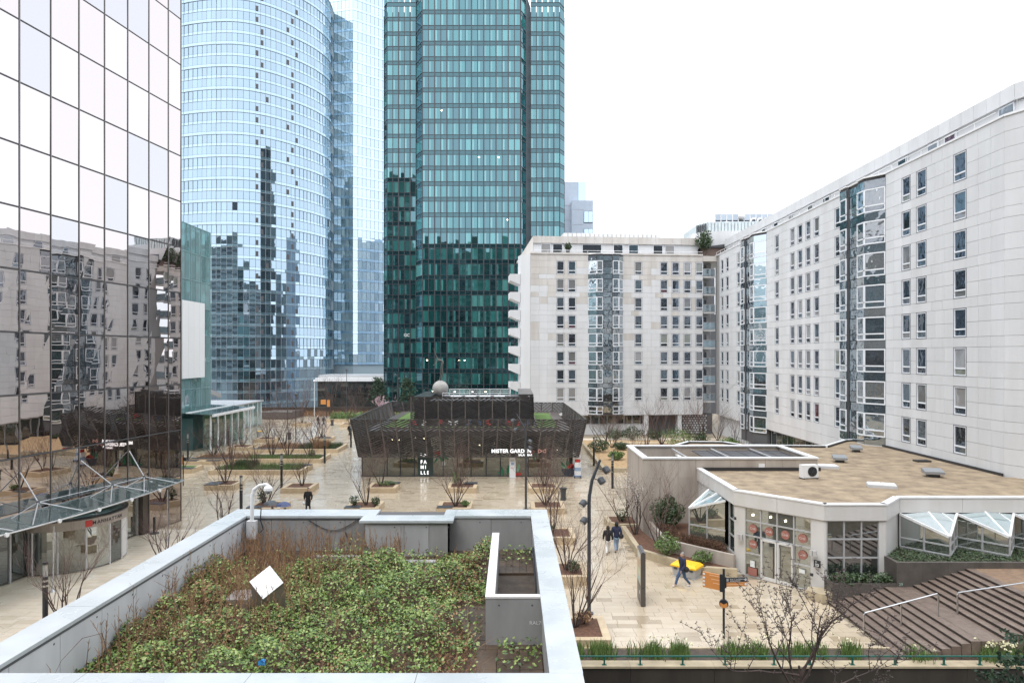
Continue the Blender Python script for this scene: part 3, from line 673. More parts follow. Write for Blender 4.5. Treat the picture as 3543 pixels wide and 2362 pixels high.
# attic storey
def attic(root, L, y0, u00, wins, z0=27.25, z1=30.0, mt=M_panels, endpad=0):
    MB().box(u00, L, y0+.1, y0+9, z0-.3, z1).build('attic_wall', M_panel, root)
    n = int((L-u00)/1.3)
    for k in range(n): MB().box(u00+k*(L-u00)/n+.01, u00+(k+1)*(L-u00)/n-.01, y0-.12, y0+.1, z1-1.05, z1).build('attic_panel', mt, root)
    for u, w in wins:
        f = MB().box(u-w/2, u+w/2, y0+.0, y0+.14, z0-.1, z1-1.1).build('attic_window', M_frame, root)
        MB().box(u-w/2+.07, u+w/2-.07, y0-.02, y0+.06, z0, z1-1.2).build('pane', GL_win, f)
    q = MB(); q.tube([(u00, .15, z0+.35), (L, .15, z0+.35)], .03, 6)
    for k in range(int((L-u00)/2)): q.box(u00+k*2, u00+k*2+.04, .13, .17, z0-.1, z0+.35)
    q.build('roof_railing', M_white, root)
attic(wa, LA, 2.0, .6, [(uA(x), 1.5) for x in (305, 370, 705, 790, 925, 990)] + [(uA(560), 3)])
MB().prism([(.6,2.0),(.6,11),(-1.1,11),(-1.1,5)], 27, [30,30,27.3,27.3][::1]).build('attic_slope', M_panels, wa)
q = MB(); q.box(6.2, 22, 8, 16, 30.0, 31.6); q.build('lift_housing', M_panels, wa)
for k in range(22): MB().box(6.25+k*.72, 6.8+k*.72, 7.88, 8, 30.6, 31.6).build('housing_panel', M_panel, wa)
for k in range(5): MB().box(7.8+k*2.9, 9.0+k*2.9, 7.9, 7.98, 30.15, 30.5).build('vent', M_rim if k < 2 else M_frame, wa)
# ground storey: ribbon windows, white plinth, porch, perforated screen
MB().box(-1.5, LA-9, 1.0, 1.35, 0, 1.55).build('plinth', M_panel, wa)
for k in range(13):
    w = MB().box(.3+k*1.28, 1.5+k*1.28, 1.05, 1.3, 1.6, 2.9).build('window', M_frame, wa)
    MB().box(.36+k*1.28, 1.44+k*1.28, 1.0, 1.1, 1.66, 2.84).build('pane', GL_win if k in (7,8) else GL_dark, w)
MB().box(17.2, 17.9, .1, 1.3, 0, 3).build('porch_pier', M_panel, wa); MB().box(22.4, 23.0, .1, 1.3, 0, 3).build('porch_pier', M_panel, wa)
MB().box(18, 22.3, 3.6, 3.7, 0, 3).build('porch_wall', mat('porch_wall', (.16,.075,.05), rough=.6), wa)
MB().box(20.3, 20.6, 3.5, 3.58, .4, 2.3).build('lit_door_light', M_lampglow, wa)
scr = MB().box(23.2, LA+1.6, .55, .6, 0, 3).build('perforated_screen', M_joint, wa)
for k in range(8):
    for i in range(9): MB().box(23.25+i*.42+(k % 2)*.2, 23.5+i*.42+(k % 2)*.2, .5, .55, .15+k*.36, .36+k*.36).build('screen_plate', M_alu, scr)
# corner loggias
for k in range(8):
    z = HEADS[k] - WH
    b = MB().box(LA-.05, LA+2.0, .2, 3.0, z-.35, z-.05).build('balcony', M_panel, wa)
    MB().box(LA+.0, LA+1.95, .12, .17, z-.05, z+.95).build('glass_balustrade', glass('balustrade_glass', [(0,(.2,.25,.29)),(.5,(.3,.42,.5))], (.85,.95,1), .3, clear=.3) if k == 0 else bpy.data.materials['balustrade_glass'], b)
    MB().box(LA+.0, LA+1.95, .1, .19, z+.95, z+1.0).build('rail', M_alu, b)
MB().box(LA-.05, LA+2.4, 3.0, 3.2, 3, 27).build('loggia_wall', M_panel, wa)
for k in range(8):
    z = HEADS[k] - WH
    w = MB().box(LA+.25, LA+1.7, 2.86, 3.0, z, z+2.0).build('balcony_door', M_frame, wa); MB().box(LA+.33, LA+.92, 2.8, 2.9, z+.08, z+1.92).build('pane', GL_win, w); MB().box(LA+1.0, LA+1.62, 2.8, 2.9, z+.08, z+1.92).build('pane', GL_win, w)
MB().box(LA-.02, LA+2.3, .05, 3.0, 26.2, 27.0).build('loggia_lintel', M_panels, wa)
# ---------------------------------------------------------------- right wing, running towards the viewer at x = 31
wb = thing('right_apartment_wing', 'long white panelled apartment wing along the right with dark glass bays', 'building', (31, 102.0, 0), R(-90))
LB = 59.0
uB = lambda Y: 102.0 - Y
MB().box(-2, LB, .12, 14, 3, 27).build('wall', M_back, wb); MB().box(-2, LB-14, .6, 14, -.1, 3).build('base', M_panel, wb)
winsB = [(uB(Y), w, range(8)) for Y, w in ((47.25,1.3),(51.7,1.2),(53.7,1.12),(65.0,1.05),(69.5,1.05),(71.5,1.05),(73.5,1.05),(75.5,1.05),(79.9,1.05),(93.5,1.05),(91.9,.95),(98.3,1.05),(100.7,.95))]
for u, w, rows in winsB:
    for r in rows: window(wb, u, w, HEADS[r])
baysB = [(uB(63.5), 6.85), (uB(90.7), 7.6)]
for u, L in baysB: glass_bay(wb, u, L, 3.3 if u > 20 else 1.0, 27.0, 1.05, flip=True)
clad(wb, LB, 3, winsB, baysB, first=lambda g: -g[0] + (0 if g[2] > 3 else 9))
MB().box(-2, LB, -.07, .5, 27.0, 27.14).build('parapet_cap', M_white, wb)
for p0_, p1_ in (((LB,0),(LB+3.0,1.3)), ((LB+3.0,1.3),(LB+9,5))): on(p0_, p1_, .01, plen(p0_, p1_), 27.0, 27.14, .07, .5).build('parapet_cap', M_white, wb)
# near end turns away
EB = (LB, 0); E2 = (LB+3.0, 1.3); E3 = (LB+9, 5)
MB().prism([(LB-.1,.15), (LB+3.0,1.45), (LB+9,5.15), (LB+9,14), (LB-.1,14)], 3, 27.0).build('end_wall', M_back, wb)
ed = [27.0] + [e for h in HEADS for e in (h+.04, h-WH/2, h-WH-.04)] + [3]
for p0, p1, n in ((EB, E2, 2), (E2, E3, 4)):
    w = plen(p0, p1)/n
    for zt, zb in zip(ed, ed[1:]):
        for i in range(n): on(p0, p1, i*w+.006, (i+1)*w-.008, zb+.009, zt-.009, 0, .1).build('end_panel', M_panel, wb)
attic(wb, LB-1.0, 1.5, -2, [(uB(Y), 1.4) for Y in (44.9, 50.6, 52.7, 56.8, 67, 70.6, 74.5, 79.5, 84, 88, 96)], z1=29.5, mt=M_panel)
MB().prism([(LB-1.0,1.62),(LB+2,2.9),(LB+9,7),(LB+9,14),(LB-1.0,14)], 26.9, 28.4).build('attic_end', M_panel, wb); MB().prism([(LB-1.0,1.4),(LB+2,2.7),(LB+9,6.8),(LB+9,14),(LB-1.0,14)], 28.45, 29.5).build('attic_end', M_panel, wb)
# glazed ground storey at the far end with a railing
for k in range(14):
    w = MB().box(13+k*1.6, 14.5+k*1.6, .45, .62, .1, 2.9).build('window', M_alu, wb); MB().box(13.07+k*1.6, 14.43+k*1.6, .4, .5, .2, 2.8).build('pane', GL_dark, w)
# roofs seen between the wings: set-back penthouse, sheds and a rooftop tree
ph = thing('set_back_penthouse', 'white set-back penthouse with slatted zinc roof screen at the wings\' corner', 'building', (30, 108, 27))
MB().prism([(-1.5,0),(-.2,-2.5),(10,-3.5),(10,10),(-1.5,10)], 0, 4.1).build('wall', M_panel, ph)
MB().box(3.4, 5.0, -3.12, -2.7, 1.9, 3.0).build('window', M_rim, ph)
zs = MB().prism([(-.6,.5),(.5,-1.5),(9.5,-2.5),(9.5,9),(-.6,9)], 4.1, 5.7).build('zinc_roof', mat('zinc', (.58,.64,.65), (.5,.55,.56), 1, rough=.4), ph)
for k in range(18): MB().box(.6+k*.5, .95+k*.5, -1.72-k*.055, -1.58-k*.055, 4.15, 5.65).build('zinc_slat', bpy.data.materials['zinc'], zs)
for k in range(6): MB().box(-.75+k*.18, -.6+k*.18, .2-k*.36, .4-k*.36, 4.15, 5.5).build('zinc_slat', M_dgrey, zs)
MB().sphere((4.2, 1, 5.6), 1.3, 14, 8, .5).build('dome', M_white, ph)
sh = thing('roof_shed', 'small brown gabled shed on the roof terrace between the wings', 'shed', (29.2, 104.6, 27.2))
MB().box(0, 4.2, 0, 2.2, 0, 1.2).build('wall', mat('shed_wood', (.17,.12,.10), rough=.7), sh); MB().prism([(-.2,-.3),(4.5,-.3),(4.5,2.4),(-.2,2.4)], 1.2, [1.25,1.9,1.9,1.25]).build('roof', M_dgrey, sh)
# ================================================================ low building with gravel roof, entrance and triangular glass bays
lb = thing('low_building', 'low pale building with gravel roof, glazed entrance and folded glass bays', 'building', (12, 37, 0))
def L_(p): return (p[0]-12, p[1]-37)
A_, B_, C_, D_, E_, F_ = (12.2,45.0), (12.23,37.66), (15.6,34.04), (18.7,34.04), (20.3,35.75), (33.5,35.75)
RZ = 4.55
roofpoly = [A_, B_, C_, D_, E_, F_, (33.5,42.8), (31.05,42.8), (31.05,61.0), (29.3,60.3), (25.8,56.4), (19.3,57), (18.3,59), (15.2,59.2), (12.6,55.5), (12.2,51)]
def inset(poly, d):
    n = len(poly); out = []
    for i in range(n):
        p0, p1, p2 = Vector(poly[i-1]), Vector(poly[i]), Vector(poly[(i+1) % n])
        n1 = Vector((-(p1-p0).y, (p1-p0).x)).normalized(); n2 = Vector((-(p2-p1).y, (p2-p1).x)).normalized()
        k = (n1+n2); k = k/ max(.35, k.length_squared) * 2 * .5 * 2 if k.length > .1 else n1
        out.append(tuple(p1 + k*d*.5*1.0))
    return out
rp = [L_(p) for p in roofpoly]
MB().prism(inset(rp, .5), 3.7, RZ-.16).build('gravel_roof', M_gravel, lb)
M_par = mat('roof_upstand', (.03,.028,.028), rough=.6)
for i in range(len(rp)):                           # fascia boards and their white caps
    p0, p1 = rp[i], rp[(i+1) % len(rp)]; L = plen(p0, p1)
    if i in (6, 7): continue
    if i >= 8:
        on(p0, p1, 0, L, 4.2, RZ+.02, 0, .25).build('parapet', M_copeb, lb); on(p0, p1, 0, L, 4.2, RZ-.02, -.27, .05).build('upstand', M_par, lb); continue
    n = max(1, round(L/3.2)); w = L/n
    for k in range(n): on(p0, p1, k*w+.008, (k+1)*w-.008, 3.75, RZ-.05, 0, .3).build('fascia_panel', M_fascia, lb)
    on(p0, p1, -.02, L+.02, RZ-.05, RZ+.03, .03, .36).build('fascia_cap', M_copeb, lb)
MB().box(.5, 8.3, 7.86, 7.97, RZ-.2, RZ+.06).build('upstand', M_par, lb); MB().box(18.82, 18.95, 6.0, 24, RZ-.2, RZ+.0).build('upstand', M_par, lb)
# walls under the fascia
def wall(p0, p1, t0, t1, z0, z1, mt, name='wall', off=-.08, th=.2): return on(L_(p0), L_(p1), t0, t1, z0, z1, off, th).build(name, mt, lb)
def glazing(p0, p1, t0, t1, z0, z1, cols, rows, name='window', off=-.14, gm=None, fmat=M_alu, skip=()):
    p0, p1 = L_(p0), L_(p1); w = (t1-t0)/cols; rows = [z0 + (z1-z0)*r/rows for r in range(rows+1)] if isinstance(rows, int) else rows
    fr = MB()
    for c in range(cols+1): s = on(p0, p1, t0+c*w-.035, t0+c*w+.035, z0, z1, off+.05, .1); fr.add(s.v, s.f)
    for z in rows: s = on(p0, p1, t0, t1, z-.035, z+.035, off+.045, .09); fr.add(s.v, s.f)
    f = fr.build(name, fmat, lb)
    for c in range(cols):
        for r in range(len(rows)-1):
            if (c, r) in skip: continue
            on(p0, p1, t0+c*w+.03, t0+(c+1)*w-.03, rows[r]+.03, rows[r+1]-.03, off, .03).build('pane', gm or GL_entry, f)
    return f
LBC = plen(B_, C_)
core = MB().prism(inset(rp, 1.4), .02, 3.72).build('core', mat('dim_interior', (.07,.065,.055), rough=.9), lb)
wall(B_, C_, .0, .62, 0, 3.76, M_fascia); wall(B_, C_, LBC-.72, LBC, 0, 3.76, M_fascia)
ent = glazing(B_, C_, .62, LBC-.72, .02, 3.72, 4, [.02, 1.25, 2.2, 3.0, 3.72], 'entrance')
pb, pc = L_(B_), L_(C_)
for k, (a, b) in enumerate(((1.58, 2.45), (2.48, 3.33))):  # pair of doors
    fr = MB()
    for s in (on(pb, pc, a, a+.09, .03, 2.18, .02, .1), on(pb, pc, b-.09, b, .03, 2.18, .02, .1), on(pb, pc, a, b, 2.08, 2.18, .015, .09), on(pb, pc, a, b, .03, .2, .015, .09)): fr.add(s.v, s.f)
    d = fr.build('door', M_fascia, lb); on(pb, pc, a+.1, b-.1, .2, 2.08, -.03, .03).build('pane', GL_entry, d)
    on(pb, pc, b-.16 if k == 0 else a+.12, b-.12 if k == 0 else a+.16, .3, 1.9, .08, .04).build('handle', M_black if k == 0 else M_alu, d)
def on_wall(p0, p1, t, z, off):                     # matrix for print on a wall
    p0, p1 = Vector(L_(p0)), Vector(L_(p1)); u = (p1-p0).normalized()
    return Matrix.Translation((p0.x+u.x*t+u.y*off, p0.y+u.y*t-u.x*off, z)) @ Matrix.Rotation(math.atan2(u.y, u.x), 4, 'Z') @ Matrix.Rotation(R(90), 4, 'X')
w4 = (LBC-.72-.62)/4
M_dot = mat('red_dot', (.36,.15,.12), rough=.4); M_letter = mat('pale_letter', (.62,.55,.52), rough=.4); M_paper = mat('paper', (.75,.76,.74), rough=.7)
def disc(r, n=20): return MB().lathe([(r, 0), (r, .006)], n)
for c, z in ((0,2.62),(1,2.62),(2,2.62),(3,2.62),(0,1.78),(3,1.78)):
    d = disc(.235).xf(on_wall(B_, C_, .62+w4*(c+.5), z, -.10)).build('logo_disc', M_dot, ent)
    text('logo_letters', 'Crdt', .17, M_letter, d, on_wall(B_, C_, .62+w4*(c+.5)-.17, z-.05, -.088), .003, .003)
for c, z, w, h, mm in ((0,.72,.26,.34,M_paper),(0,.30,.5,.42,M_dot),(2,1.1,.26,.4,mat('pale_teal_paper', (.5,.68,.66), rough=.6)),(2,.55,.2,.3,M_paper),(3,.95,.3,.2,M_paper)):
    MB().box(-w/2,w/2,-h/2,h/2,0,.004).xf(on_wall(B_, C_, .62+w4*(c+.5), z, -.06)).build('notice', mm, ent)
for t, z in ((.45, 2.1), (LBC-.52, 2.05)):
    bx_ = MB().box(-.16,.16,-.14,.14,0,.13).xf(on_wall(B_, C_, t, z, .1)).build('wall_lamp', M_alu, lb); MB().box(-.01,.01,-.13,.13,.125,.14).xf(on_wall(B_, C_, t, z, .1)).build('slot', M_rim, bx_)
np_ = MB().box(-.17,.17,-.18,.18,0,.02).xf(on_wall(B_, C_, LBC-.33, 1.55, .1)).build('number_plate', M_black, lb)
text('number', '23', .2, M_white, np_, on_wall(B_, C_, LBC-.44, 1.42, .13), .003, .004); text('letter', 'C', .12, M_white, np_, on_wall(B_, C_, LBC-.42, 1.61, .13), .003, .002)
MB().box(-.06,.06,-.08,.08,0,.03).xf(on_wall(B_, C_, .16, 3.05, .1)).build('intercom', M_black, lb); MB().box(-.07,.07,-.07,.07,0,.05).xf(on_wall(B_, C_, LBC-.6, .95, .1)).build('socket', M_black, lb)
for k, x in enumerate((.62+w4*.5, .62+w4*1.6, .62+w4*2.5)): MB().box(-.03,.03,-.05,.05,0,.01).xf(on_wall(B_, C_, x, 3.35+.06*(k == 1), -.095)).build('lit_lantern', M_lampglow, ent)
# window over the small granite planter
wall(C_, D_, 0, .12, .9, 3.76, M_fascia); wall(C_, D_, 2.75, 3.1, .9, 3.76, M_fascia)
glazing(C_, D_, .14, 2.75, .95, 3.72, 3, 3, gm=glass('reading_room_glass', [(0,(.05,.055,.055))], (.9,.93,.93), .38, .92, clear=.5, ctint=(.6,.62,.6)))
wall(C_, D_, 0, 3.1, 0, .95, M_fascia, 'plinth')
for k in range(16):                                # a row of book spines behind the glass
    MB().box(3.85+k*.15, 3.97+k*.15, -2.66, -2.5, 1.0, 1.25+.06*((k*7) % 4)).build('book', (M_red, M_dgrey, M_wcloth, M_post, M_jean)[k % 5], lb)
wall(D_, E_, 0, 2.34, 1.9, 3.76, M_fascia); glazing(D_, E_, .25, 2.1, 2.0, 3.7, 2, 2)
wall(A_, B_, 0, 7.34, 0, 1.0, M_conct, 'plinth'); wall(E_, F_, 0, 13.2, 0, 1.9, M_conct, 'plinth')
wall(A_, B_, 0, 3.1, 1.0, 3.76, M_fascia); glazing(A_, B_, 6.2, 7.2, 1.0, 3.72, 1, 3, gm=GL_entry)
glazing(E_, F_, 5.95, 13.0, 2.0, 3.7, 8, 2)
# folded bays: left wall point, tip, right wall point
def bay(pl, tip, pr, zs, ztip, ztop, grid=True):
    pl, tip, pr = L_(pl), L_(tip), L_(pr)
    b = MB().prism([pl, tip, pr], zs-.12, zs).build('folded_bay', M_copeb, lb)
    for p0, p1, za, zb, nc in ((pl, tip, ztop, ztip, 2), (tip, pr, ztip, ztop, 2)):
        L = plen(p0, p1); f = lambda t, z, o=0: (p0[0]+(p1[0]-p0[0])*t/L + (p1[1]-p0[1])/L*o, p0[1]+(p1[1]-p0[1])*t/L - (p1[0]-p0[0])/L*o, z)
        zt = lambda t: za + (zb-za)*t/L
        for c in range(nc):
            a, e = c*L/nc, (c+1)*L/nc; zm = zs + (ztip-zs)*.52
            MB().slab(f(a+.04,zs+.04), f(e-.04,zs+.04), f(e-.04,zm-.03), f(a+.04,zm-.03), .03).build('bay_pane', GL_shop if False else GL_entry, b)
            MB().slab(f(a+.04,zm+.03), f(e-.04,zm+.03), f(e-.04,zt(e)-.06), f(a+.04,zt(a)-.06), .03).build('bay_pane', GL_entry, b)
            MB().bar(f(a,zs,.02), f(a,zt(a),.02), .07).build('bay_mullion', M_alu, b)
        MB().bar(f(0,zm,.02), f(L,zm,.02), .05, .07).build('bay_rail', M_alu, b); MB().bar(f(0,zs+.02,.02), f(L,zs+.02,.02), .08, .06).build('bay_rail', M_alu, b)
        MB().bar(f(0,za,.03), f(L,zb,.03), .1, .12).build('bay_beam', M_copeb, b)
    mid = ((pl[0]+pr[0])/2, (pl[1]+pr[1])/2)
    ap = (mid[0], mid[1], ztop+.1); T3 = (tip[0], tip[1], ztip); Lp = (pl[0], pl[1], ztop-.02); Rp = (pr[0], pr[1], ztop-.02)
    MB().add([Lp, T3, ap, (Lp[0],Lp[1],Lp[2]-.03), (T3[0],T3[1],T3[2]-.03), (ap[0],ap[1],ap[2]-.03)], [(0,1,2),(5,4,3),(0,3,4,1),(1,4,5,2),(2,5,3,0)]).build('roof_pane', GL_roof, b)
    MB().add([T3, Rp, ap, (T3[0],T3[1],T3[2]-.03), (Rp[0],Rp[1],Rp[2]-.03), (ap[0],ap[1],ap[2]-.03)], [(0,1,2),(5,4,3),(0,3,4,1),(1,4,5,2),(2,5,3,0)]).build('roof_pane', GL_roof, b)
    MB().bar(T3, ap, .08, .1).build('ridge_bar', M_copeb, b)
    mL = tuple((Vector(Lp)+Vector(ap))/2); mR = tuple((Vector(T3)+Vector(Rp))/2)
    MB().bar(tuple((Vector(ap)*.5+Vector(Rp)*.5)), tuple((Vector(T3)*.35+Vector(Rp)*.65)), .05, .06).build('roof_bar', M_copeb, b)
bay((12.15,42.0), (10.5,40.4), (12.15,38.85), 1.0, 2.95, 3.72)
for k in range(3): bay((20.3+k*2.97,35.72), (21.8+k*2.97,34.0), (23.25+k*2.97,35.72), 2.0, 2.95, 3.7)
# tall stained concrete plant enclosure
tx = thing('concrete_enclosure', 'tall stained concrete enclosure with an open grid top beside the gravel roof', 'building', (8.65, 45, 0))
H = 5.26; WX, WY = 11.5, 6.3
for k in range(10):
    for r in range(4): MB().box(k*1.15+.006, (k+1)*1.15-.006, 0, .2, r*1.29+.005, (r+1)*1.29-.005).build('concrete_panel', M_conct, tx)
for k in range(5):
    for r in range(4): MB().box(0, .2, .2+k*1.22+.006, .2+(k+1)*1.22-.006, r*1.29+.005, (r+1)*1.29-.005).build('concrete_panel', M_conct, tx)
MB().box(.2, WX, WY-.2, WY, 0, 5.16).build('rear_wall', M_conct, tx); MB().box(WX-.2, WX, .2, WY-.2, 0, 5.16).build('side_wall', M_conct, tx)
c = MB(); c.box(-.06, WX+.06, -.06, .3, 5.16, H); c.box(-.06, WX+.06, WY-.3, WY+.06, 5.16, H); c.box(-.06, .34, .3, WY-.3, 5.16, H); c.box(WX-.34, WX+.06, .3, WY-.3, 5.16, H); c.build('coping', M_copeb, tx)
MB().box(.3, WX-.3, .3, WY-.3, 3.2, 3.4).build('floor', M_joint, tx)
for k in range(4): MB().box(.35+k*2.9, .45+k*2.9, .25, WY-.25, 4.95, 5.05).build('grid_beam', M_alu, tx)
MB().box(.3, WX-.3, 1.3, 1.42, 4.9, 5.0).build('grid_beam', M_alu, tx)
for k in range(6):
    for r in range(3): MB().box(4.7+k*1.08, 5.72+k*1.08, 1.6+r*1.4, 2.94+r*1.4, 4.86, 4.92).build('mesh_panel', mat('mesh_panel', (.05,.05,.055), rough=.4) if (k, r) == (0, 0) else bpy.data.materials['mesh_panel'], tx)
MB().box(7.6, 8.0, -.03, 0, 4.55, 4.85).build('white_plate', M_white, tx)
# roof equipment
def roofpt(sx, sy): x, y = G(sx, sy, RZ-.15); return (x, y, RZ-.16)
x, y, z = roofpt(2798, 1654)
ac = thing('air_conditioner', 'white air conditioning unit with a black fan on the gravel roof', 'air conditioner', (x, y, z), R(8))
MB().box(-.52, .52, -.2, .2, .07, .86).build('casing', M_white, ac); MB().tube([(.12,-.23,.46),(.12,-.19,.46)], .3, 20).build('fan', M_black, ac); MB().box(-.5,-.4,-.25,.25,0,.07).build('foot', M_black, ac); MB().box(.4,.5,-.25,.25,0,.07).build('foot', M_black, ac)
for k in range(6): MB().bar((.12,-.25,.46), (.12+.28*math.cos(k*1.05),-.25,.46+.28*math.sin(k*1.05)), .02).build('fan_guard', M_dgrey, ac)
for i, (sx, sy, w, d, lab) in enumerate([(3050,1683,1.5,.95,'flat white rooflight lying alone on the gravel roof'), (2862,1617,1.3,.9,'flat white rooflight beside the concrete enclosure')]):
    x, y, z = roofpt(sx, sy); o = thing('roof_light', lab, 'skylight', (x, y, z), R(-22 if i == 0 else -10), 'rooflights on the gravel roof')
    MB().box(-w/2, w/2, -d/2, d/2, 0, .16).build('kerb', M_concl, o); MB().box(-w/2+.05, -.02, -d/2+.05, d/2-.05, .16, .2).build('lid', M_white, o); MB().box(.02, w/2-.05, -d/2+.05, d/2-.05, .16, .2).build('lid', M_white, o)
for i, (sx, sy, w, lab) in enumerate([(3228,1648,1.1,'grey hooded roof vent nearest the right wing on the gravel roof'), (2905,1598,.9,'grey hooded roof vent behind the small rooflight'), (2962,1562,.8,'grey hooded roof vent at the foot of the dark glass bay')]):
    x, y, z = roofpt(sx, sy); o = thing('roof_vent', lab, 'vent', (x, y, z), R(-15), 'hooded vents on the gravel roof')
    MB().box(-w*.3, w*.3, -.25, .25, 0, .2).build('base', M_dgrey, o)
    MB().prism([(-w/2,-.4),(w/2,-.4),(w/2,.4),(-w/2,.4)], .2, [.36,.36,.5,.5]).build('hood', mat('vent_metal', (.33,.34,.35), rough=.4, metal=.4) if i == 0 else bpy.data.materials['vent_metal'], o)
x, y, z = roofpt(3190, 1596); tag(MB().box(x-.5, x+.5, y-.3, y+.3, z, z+.12).build('roof_hatch', M_par), 'flat black hatch on the gravel roof by the right wing', 'hatch')
# ---------------------------------------------------------------- granite planters, steps, handrails
gp = thing('granite_planter', 'low dark granite planter with shrubs under the entrance window', 'planter', (15.5, 33, 0))
for k in range(3): MB().box(k*1.03+.004, (k+1)*1.03-.004, 0, .15, 0, .95).build('granite_slab', M_granite, gp)
MB().box(-.15+.15, .15, .15, .9, 0, .95).build('granite_slab', M_granite, gp); MB().box(.15, 3.0, .15, .9, 0, .85).build('soil', M_soil, gp)
gq = thing('raised_granite_planter', 'long raised dark granite planter of ivy under the folded bays', 'planter', (18.6, 33, 0))
for k in range(9): MB().box(k*1.25+.004, (k+1)*1.25-.004, 0, .18, 0, 1.98).build('granite_slab', M_granite, gq)
MB().box(0, .18, .18, 1.2, 0, 1.98).build('granite_slab', M_granite, gq); MB().box(.18, 12, .18, 2.7, 0, 1.86).build('soil', M_soil, gq)
text('stencil_mark', '29', .2, mat('faded_green', (.35,.5,.42), rough=.6), gq, FR(.1, -.006, .86), .002)
blk = thing('stone_block', 'pale limestone block seat at the foot of the granite planter', 'block', (14.9, 33.35, 0))
MB().prism([(-.45,.25),(.1,-.35),(.62,-.3),(.62,.6),(-.1,.75)], 0, .45).build('stone', M_stonew, blk)
stp = thing('granite_steps', 'wide wet granite steps rising to the right in two flights', 'stairs', (15.3, 26.75, 0))
X0 = 0.; z = 0.
for k in range(8):
    MB().box(X0+k*.385, X0+(k+1)*.385+.02, 0, 6.25, -.02, z+.1*(k+1)).build('step', M_step, stp)
    MB().box(X0+k*.385-.014, X0+k*.385-.001, .002, 6.248, .1*k+.004, .1*(k+1)-.012).build('riser', M_riser, stp)
MB().box(X0+3.08, X0+4.1, 0, 6.25, -.02, .8).build('landing', M_step, stp)
for k in range(8):
    MB().box(4.1+k*.36, 4.1+(k+1)*.36+.02, 0, 6.25, -.02, .8+.112*(k+1)).build('step', M_step, stp)
    MB().box(4.1+k*.36-.014, 4.1+k*.36-.001, .002, 6.248, .8+.112*k+.004, .8+.112*(k+1)-.012).build('riser', M_riser, stp)
MB().box(6.98, 20, 0, 6.25, -.02, 1.69).build('upper_landing', mat('brown_gravel', (.25,.165,.105), (.17,.11,.07), 4, rough=.8, bump=.5), stp)
def rail(lab, x0, x1, y, zf):
    o = thing('handrail', lab, 'handrail', (x0, y, zf(x0)), 0, 'steel handrails on the steps'); g = lambda x, h: (x-x0, 0, zf(x)-zf(x0)+h)
    MB().tube([g(x0,.0), g(x0,.85), (g(x0,.95)[0]+.05, 0, .95), (x1-x0-.05, 0, zf(x1)-zf(x0)+.97), g(x1,.87), g(x1,0)], .035, 8).build('rail', M_steel, o)
    xm = (x0+x1)/2; MB().tube([g(xm,0), g(xm,.95)], .03, 8).build('post', M_steel, o)
rail('bent steel handrail on the lower flight of steps', 15.1, 18.3, 29.3, lambda x: max(0, min(.8, (x-15.2)*.27)))
rail('long steel handrail on the upper flight of steps', 19.25, 25.5, 29.5, lambda x: .8+max(0, min(.9, (x-19.3)*.32)))
# ================================================================ near roof terrace with its parapet
ter = thing('roof_terrace', 'overgrown roof terrace with broad pale coping in the foreground', 'terrace', (0, 0, 5.97))
ZC = 1.03; XL, XR, YB, YN = -8.3, .62, 21.28, 10.75
def cop(name, x0, x1, y0, y1): MB().box(x0, x1, y0, y1, ZC-.07, ZC).build(name, M_cope, ter)
for k in range(4): cop('coping', XL-.62, XL+.03, YN+.004+k*2.86, YN+(k+1)*2.86-.004)
for k in range(3): cop('coping', XR-.03, XR+.5, YN+.004+k*3.8, YN+(k+1)*3.8-.004)
cop('coping', XL+.034, -4.625, YB-.03, YB+.87); cop('coping', -1.775, XR-.034, YB-.03, YB+.87); cop('coping', -4.62, -1.78, 20.62, 21.36)
cop('coping', -4.62, -4.255, 21.364, YB+.87); cop('coping', -2.125, -1.78, 21.364, YB+.87)
for k in range(4): cop('coping', -9.3+k*2.605, -9.3+(k+1)*2.605-.008, 9.5, YN)
b = MB(); b.box(XL-.55, XL-.1, 9.4, 22.1, -5.97, ZC-.07); b.box(XR+.1, XR+.44, 9.4, 22.1, -5.97, ZC-.07); b.box(XL-.1, XR+.1, YB+.1, 22.1, -5.97, ZC-.07); b.box(XL-.1, XR+.1, 9.4, YN-.1, -5.97, ZC-.07)
b.box(-4.45, -1.95, 20.78, YB+.1, -.1, ZC-.07); b.build('wall', M_joint, ter)
drip = MB(); drip.box(XL, XL+.012, YN, YB, ZC-.13, ZC-.075); drip.box(XL+.012, -4.45, YB-.012, YB, ZC-.13, ZC-.075); drip.build('drip_edge', M_joint, ter)
def hole(x, y, z, ax):
    q = MB(); d = Vector((1,0,0)) if ax == 'x' else Vector((0,-1,0)); p = Vector((x,y,z)); q.tube([p-d*.01, p+d*.004], .022, 8); return q
ys = [YN+.02] + [11.26+1.28*k for k in range(8)] + [YB]
for a, c in zip(ys, ys[1:]):
    if c-a < .2: continue
    p = MB().box(XL-.1, XL, a+.005, c-.005, -.1, ZC-.075).build('wall_panel', M_concl, ter)
    hole(XL, c-.17, .80, 'x').build('tie_hole', M_joint, p)
def backpanel(x0, x1, y, mt=M_conc):
    p = MB().box(x0+.005, x1-.005, y, y+.1, -.1, ZC-.075).build('wall_panel', mt, ter); hole((x0+x1)/2+.3, y, .82, 'y').build('tie_hole', M_joint, p)
for x0, x1 in ((XL, -7.5), (-7.5, -6.1), (-6.1, -5.2), (-5.2, -4.45)): backpanel(x0, x1, YB, M_conc)
for x0, x1 in ((-4.45, -3.27), (-3.27, -2.52), (-2.52, -1.95)): backpanel(x0, x1, 20.68, M_conc if x0 > -2.6 else mat('pale_patch_concrete', (.43,.43,.43), (.33,.33,.33), 1.0, rough=.75, streak=.25) if x0 < -4 else bpy.data.materials['pale_patch_concrete'])
